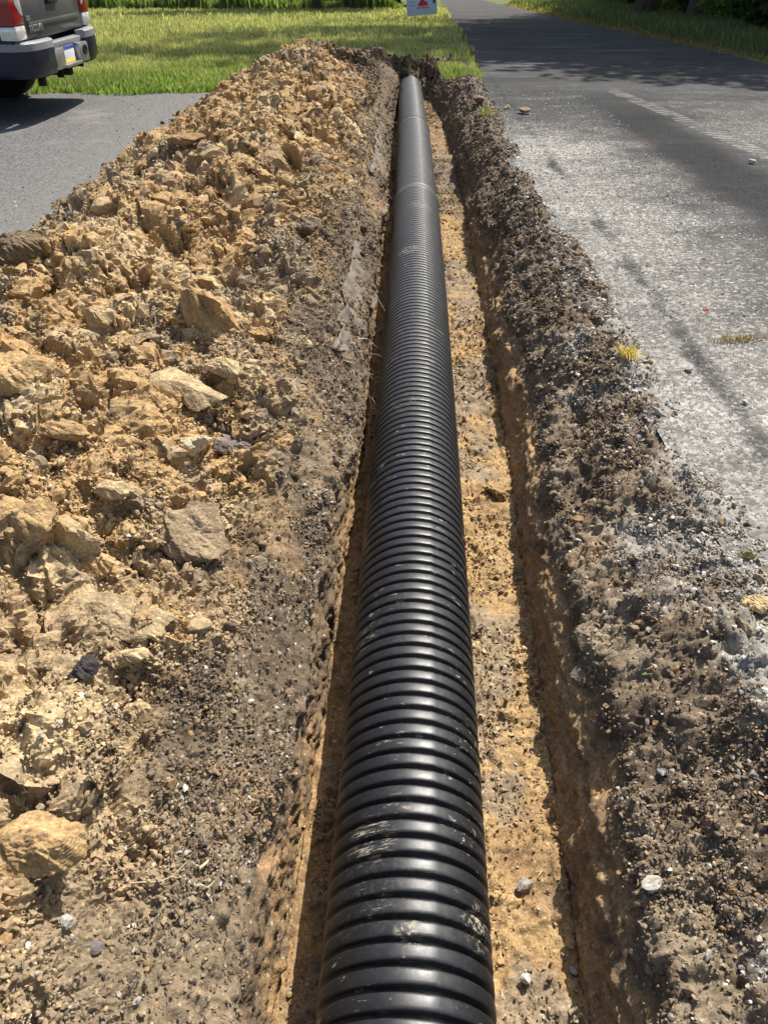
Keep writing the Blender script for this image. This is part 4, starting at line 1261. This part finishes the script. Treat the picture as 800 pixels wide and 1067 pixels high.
    for s in (1, -1):
        hl = MB(); hl.box(4.80, 5.02, min(s * .62, s * .925), max(s * .62, s * .925), .80, .98, .02); hl.build('headlight', M['clear'], t_)
        mr = MB(); mr.box(3.5, 3.62, min(s * .93, s * 1.12), max(s * .93, s * 1.12), 1.12, 1.30, .02); mr.build('side_mirror', M['paint'], t_)
    return t_


build_truck()

# ------------------------------------------------------------------ yard sign
sp_ = ground_at(441, 44)
sg = empty('yard_sign', sp_, R(-6))
tag(sg, 'white yard sign with red figure standing in the lawn beside the road', 'sign')
sg.rotation_euler = (0, R(-5), R(-8))
bd = MB(); bd.box(-.305, .305, -.006, .006, .47, .93, .002); bdo = bd.build('sign_board', M['white'], sg)
for s in (-.15, .15):
    st_ = MB(); st_.tube([(s, .012, -.15), (s, .012, .66)], .0035, 6); st_.build('stake', M['wire'], sg)


def text_mesh(txt, size, x, z, mat, parent, y=-.010, bold=.004):
    cu = bpy.data.curves.new('lettering', 'FONT'); cu.body = txt; cu.size = size; cu.extrude = .001; cu.offset = bold
    ob = bpy.data.objects.new('lettering', cu); COL.objects.link(ob)
    dg = bpy.context.evaluated_depsgraph_get(); me = bpy.data.meshes.new_from_object(ob.evaluated_get(dg)); bpy.data.objects.remove(ob)
    me.transform(Matrix(((1, 0, 0, x), (0, 0, -1, y), (0, 1, 0, z), (0, 0, 0, 1))))
    return link('lettering', me, mat, parent)


text_mesh('2', .34, -.06, .645, M['redp'], bdo, bold=.02)
text_mesh('1', .34, .17, .66, M['ink'], bdo, bold=.008)
ln = MB()
for k in range(4): ln.box(-.26, -.13 + .01 * (k % 2), -.0085, -.0075, .64 + .055 * k, .652 + .055 * k)
ln.build('small_print', M['grink'], bdo)
ln = MB()
for k in range(9): ln.box(-.09 + k * .028, -.09 + k * .028 + .018, -.0085, -.0075, .58, .605)
ln.build('red_print', M['redp'], bdo)

# ------------------------------------------------------------------ torn fabric and roots on the left lip of the trench
def fabric_strip(y0, y1, label, seed, drop=.13):
    r = np.random.default_rng(seed)
    ny_, nu = 90, 14
    yv = np.linspace(y0, y1, ny_); P = []
    for j, y in enumerate(yv):
        k = int(np.argmin(np.abs(YR - y)))
        c7 = int(np.argmin(np.abs(U - 6.3))); c8 = int(np.argmin(np.abs(U - 8.1)))
        a = np.array([GX[k, c7], GY[k, c7], GZ[k, c7]]); b = np.array([GX[k, c8], GY[k, c8], GZ[k, c8]])
        rag = .75 + .5 * float(vn(np.array([y * 6.0]), np.array([seed * 1.0]), 3)[0]) + .25 * float(vn(np.array([y * 23.0]), np.array([seed * 1.0]), 4)[0])
        env = min(1, (j + 1) / 14, (ny_ - j) / 14)
        for i in range(nu):
            t1 = i / (nu - 1)
            f = t1 * rag * env * 1.2
            p = a * (1 - min(f, 1)) + b * min(f, 1)
            p = p + np.array([.014 + .006 * math.sin(y * 17 + i * .9) + .016 * float(vn(np.array([y * 14.0]), np.array([i * .7]), 9)[0]), 0, .012 - .05 * max(0, f - 1)])
            P.append(p)
    idd = np.arange(ny_ * nu).reshape(ny_, nu)
    q = np.stack([idd[:-1, :-1], idd[:-1, 1:], idd[1:, 1:], idd[1:, :-1]], -1).reshape(-1, 4)
    o = link('torn_fabric', raw_mesh('torn_fabric', np.array(P), q, None, True), M['fabric'])
    md = o.modifiers.new('thickness', 'SOLIDIFY'); md.thickness = .003
    tag(o, label, 'fabric')
    return o


fabric_strip(3.2, 4.75, 'muddy brown fabric strip clinging to the left trench lip beside the pipe', 3)
fabric_strip(6.4, 8.3, 'frayed muddy fabric strip on the left trench lip near the first pipe joint', 5)
M['straw'] = plain('dry_straw', (.48, .42, .25), .8, 0, .2, 40, .2)
M['root'] = plain('pale_root', (.40, .34, .25), .9, 0, .2, 40, .2)
rt = MB(); rr_ = random.Random(4)
for k in range(26):
    y = rr_.choice([rr_.uniform(6.4, 9.0), rr_.uniform(3.1, 4.8)]); kk = int(np.argmin(np.abs(YR - y))); c8 = int(np.argmin(np.abs(U - rr_.uniform(6.9, 8.6))))
    p = Vector((GX[kk, c8] + .01, GY[kk, c8], GZ[kk, c8] + .01)); l = rr_.uniform(.06, .2)
    d = Vector((rr_.uniform(.1, .6), rr_.uniform(-1, .6), rr_.uniform(-.8, .35))).normalized()
    rt.tube([p, p + d * l * .5 + Vector((0, 0, .01)), p + d * l + Vector((0, 0, -.03))], [.003, .002, .001], 4)
tag(rt.build('dry_roots', M['root']), 'pale dry roots fraying out of the left trench lip', 'roots', kind='stuff')


# ------------------------------------------------------------------ small things
def straw(px, py, l, ang, label, m='straw', cat='straw', bend=.15, r=.0016):
    s = on_soil(px, py)
    if not s: return
    p = s[0] + s[1] * .006
    mb = MB(); n = 6; d = Vector((math.cos(ang), math.sin(ang), 0)); d = (d - s[1] * d.dot(s[1])).normalized(); sd = d.cross(s[1])
    mb.tube([d * l * (k / n - .5) + sd * bend * l * math.sin(k / n * PI) + s[1] * .004 * math.sin(k * 1.3) for k in range(n + 1)], [r * (1 - .6 * k / n) for k in range(n + 1)], 5)
    o = mb.build('straw', M[m]); o.location = p
    tag(o, label, cat)


straw(165, 912, .11, .45, 'long pale straw lying alone on the lower left soil')
straw(214, 898, .05, 1.2, 'short yellowish grass straw right of the long pale straw', r=.003)
straw(212, 925, .045, .7, 'bent straw just below the short yellowish straw', r=.0025)
straw(560, 905, .06, 1.3, 'thin dry stalk on the trench floor near the right wall')
straw(372, 395, .12, -.9, 'pale twig at the left trench lip beside the pipe', m='root', r=.003)
straw(705, 1000, .05, 2.5, 'short straw on the right bank near the bottom of the photo')

# green weed on the right bank
s = on_soil(676, 706)
wd = empty('weed_seedling', s[0]); tag(wd, 'tiny green weed sprouting on the dark right bank', 'weed')
for k in range(6):
    a = k * 1.05 + .3; l = .020 + .008 * (k % 2)
    v = np.array([[0, 0, .0], [math.cos(a - .35) * l * .5, math.sin(a - .35) * l * .5, .010], [math.cos(a) * l, math.sin(a) * l, .010], [math.cos(a + .35) * l * .5, math.sin(a + .35) * l * .5, .010]])
    link('leaf', raw_mesh('leaf', v + np.array([0, 0, .006]), np.array([[0, 1, 2, 3]]), np.tile([.12, .26, .04], (4, 1))), M['leaf'], wd)
st_ = MB(); st_.tube([(0, 0, -.01), (0, 0, .008)], .0015, 5); st_.build('stem', M['straw'], wd)


def tuft(px, py, n, h, rad, base, label, lean=.9):
    s = on_soil(px, py, 8)
    if not s: return
    x = RNG.normal(size=n) * rad; y = RNG.normal(size=n) * rad
    o = blades('grass_tuft', x, y, x * 0 - .01, h * RNG.uniform(.5, 1.2, n), .004, np.array(base) * RNG.uniform(.6, 1.3, (n, 1)), '', lean, stuff=False)
    o.location = s[0]; tag(o, label, 'grass tuft')


tuft(655, 366, 130, .05, .022, (.52, .40, .17), 'dry straw yellow grass tuft on the crest of the right bank')
tuft(508, 112, 60, .09, .05, (.30, .28, .06), 'yellow green grass tuft at the far road edge')
# red leaf and debris on the road
def road_pt(px, py): return ground_at(px, py, .012)
lf = road_pt(735, 322); k = []
for i in range(10):
    r_ = .022 if i % 2 == 0 else .009; a = i * PI / 5 + .3; k.append((r_ * math.cos(a), r_ * math.sin(a), .004 * math.cos(a * 2)))
lm = raw_mesh('fallen_leaf', np.array([(0, 0, .003)] + k), np.array([[0, i + 1, (i + 1) % 10 + 1] for i in range(10)]), np.tile([.55, .09, .035], (11, 1)))
o = link('fallen_leaf', lm, M['leaf']); o.location = lf; tag(o, 'orange red fallen leaf lying on the grey road', 'leaf')
o2 = o.copy(); COL.objects.link(o2); o2.location = road_pt(674, 150); o2.rotation_euler = (0, .3, 1); o2.scale = (1.5, 1.2, 1); tag(o2, 'faded red leaf beside the dark tar stripe on the road', 'leaf')
n = 160; x = RNG.normal(size=n) * .07; y = x * .1 + RNG.normal(size=n) * .018
o = blades('dead_weed', x, y, x * 0, .022 * RNG.uniform(.5, 1.2, n), .005, np.array([.26, .19, .10]) * RNG.uniform(.5, 1.4, (n, 1)), '', 2.0, stuff=False)
o.location = road_pt(768, 354); tag(o, 'flattened brown dead weed lying on the road at the right', 'dead weed')


def road_rock(px, py, w, label, tone, seed, name='stone', cat='stone'):
    p = ground_at(px, py, .01); v, f = rock_shape(3, seed, 9, .12); v = v * np.array([1, .8, .6])
    Zc = p.y * CT - (p.z - CAM_H) * ST
    o = link(name, raw_mesh(name, v, f, np.repeat(np.array([tone]), len(v), 0)), M['soil']); s_ = w * Zc / F / 2; o.scale = (s_,) * 3; o.location = p + Vector((0, 0, s_ * .4)); o.rotation_euler = (0, 0, seed)
    tag(o, label, cat)


road_rock(717, 385, 14, 'flat whitish stone on the road gravel at the right', (.45, .43, .38), 61)
road_rock(545, 118, 16, 'brown clod lying on the road beyond the right bank', (.28, .2, .11), 62, 'earth_clod', 'clod')
road_rock(500, 108, 18, 'crumbled brown clod at the far corner of the trench and road', (.25, .18, .12), 63, 'earth_clod', 'clod')
road_rock(528, 113, 9, 'yellowish clod between two brown clods at the far road edge', (.42, .36, .13), 64, 'clay_clod', 'clod')
road_rock(776, 420, 9, 'small white stone by the dark crack in the road', (.6, .58, .55), 65)
road_rock(782, 170, 9, 'pale stone near the right edge on the tar stripe', (.6, .58, .55), 66)

# ------------------------------------------------------------------ light
SUN_AZ, SUN_EL = R(33), R(54)
w = bpy.data.worlds.new('World'); SC.world = w; w.use_nodes = True
nt = w.node_tree; bg = nt.nodes['Background']
sky = nt.nodes.new('ShaderNodeTexSky'); sky.sky_type = 'NISHITA'; sky.sun_disc = False
sky.sun_elevation = SUN_EL; sky.sun_rotation = SUN_AZ; sky.air_density = 1.0; sky.dust_density = 2.5; sky.ozone_density = 0.6
L(nt, sky.outputs[0], bg.inputs[0]); bg.inputs[1].default_value = .10
sd = bpy.data.lights.new('sun', 'SUN'); sd.energy = 4.6; sd.angle = R(.5); sd.color = (1, .96, .89)
so = bpy.data.objects.new('sun', sd); COL.objects.link(so)
dirv = Vector((math.sin(SUN_AZ) * math.cos(SUN_EL), math.cos(SUN_AZ) * math.cos(SUN_EL), math.sin(SUN_EL)))
so.rotation_euler = dirv.to_track_quat('Z', 'Y').to_euler()
so.location = (0, 0, 30)
vs = SC.view_settings; vs.view_transform = 'Standard'; vs.look = 'None'; vs.exposure = 0.78; vs.gamma = 1.0; vs.use_curve_mapping = False
SC.render.engine = 'CYCLES'
SC.cycles.use_denoising = True
SC.cycles.max_bounces = 6; SC.cycles.diffuse_bounces = 3; SC.cycles.transparent_max_bounces = 4
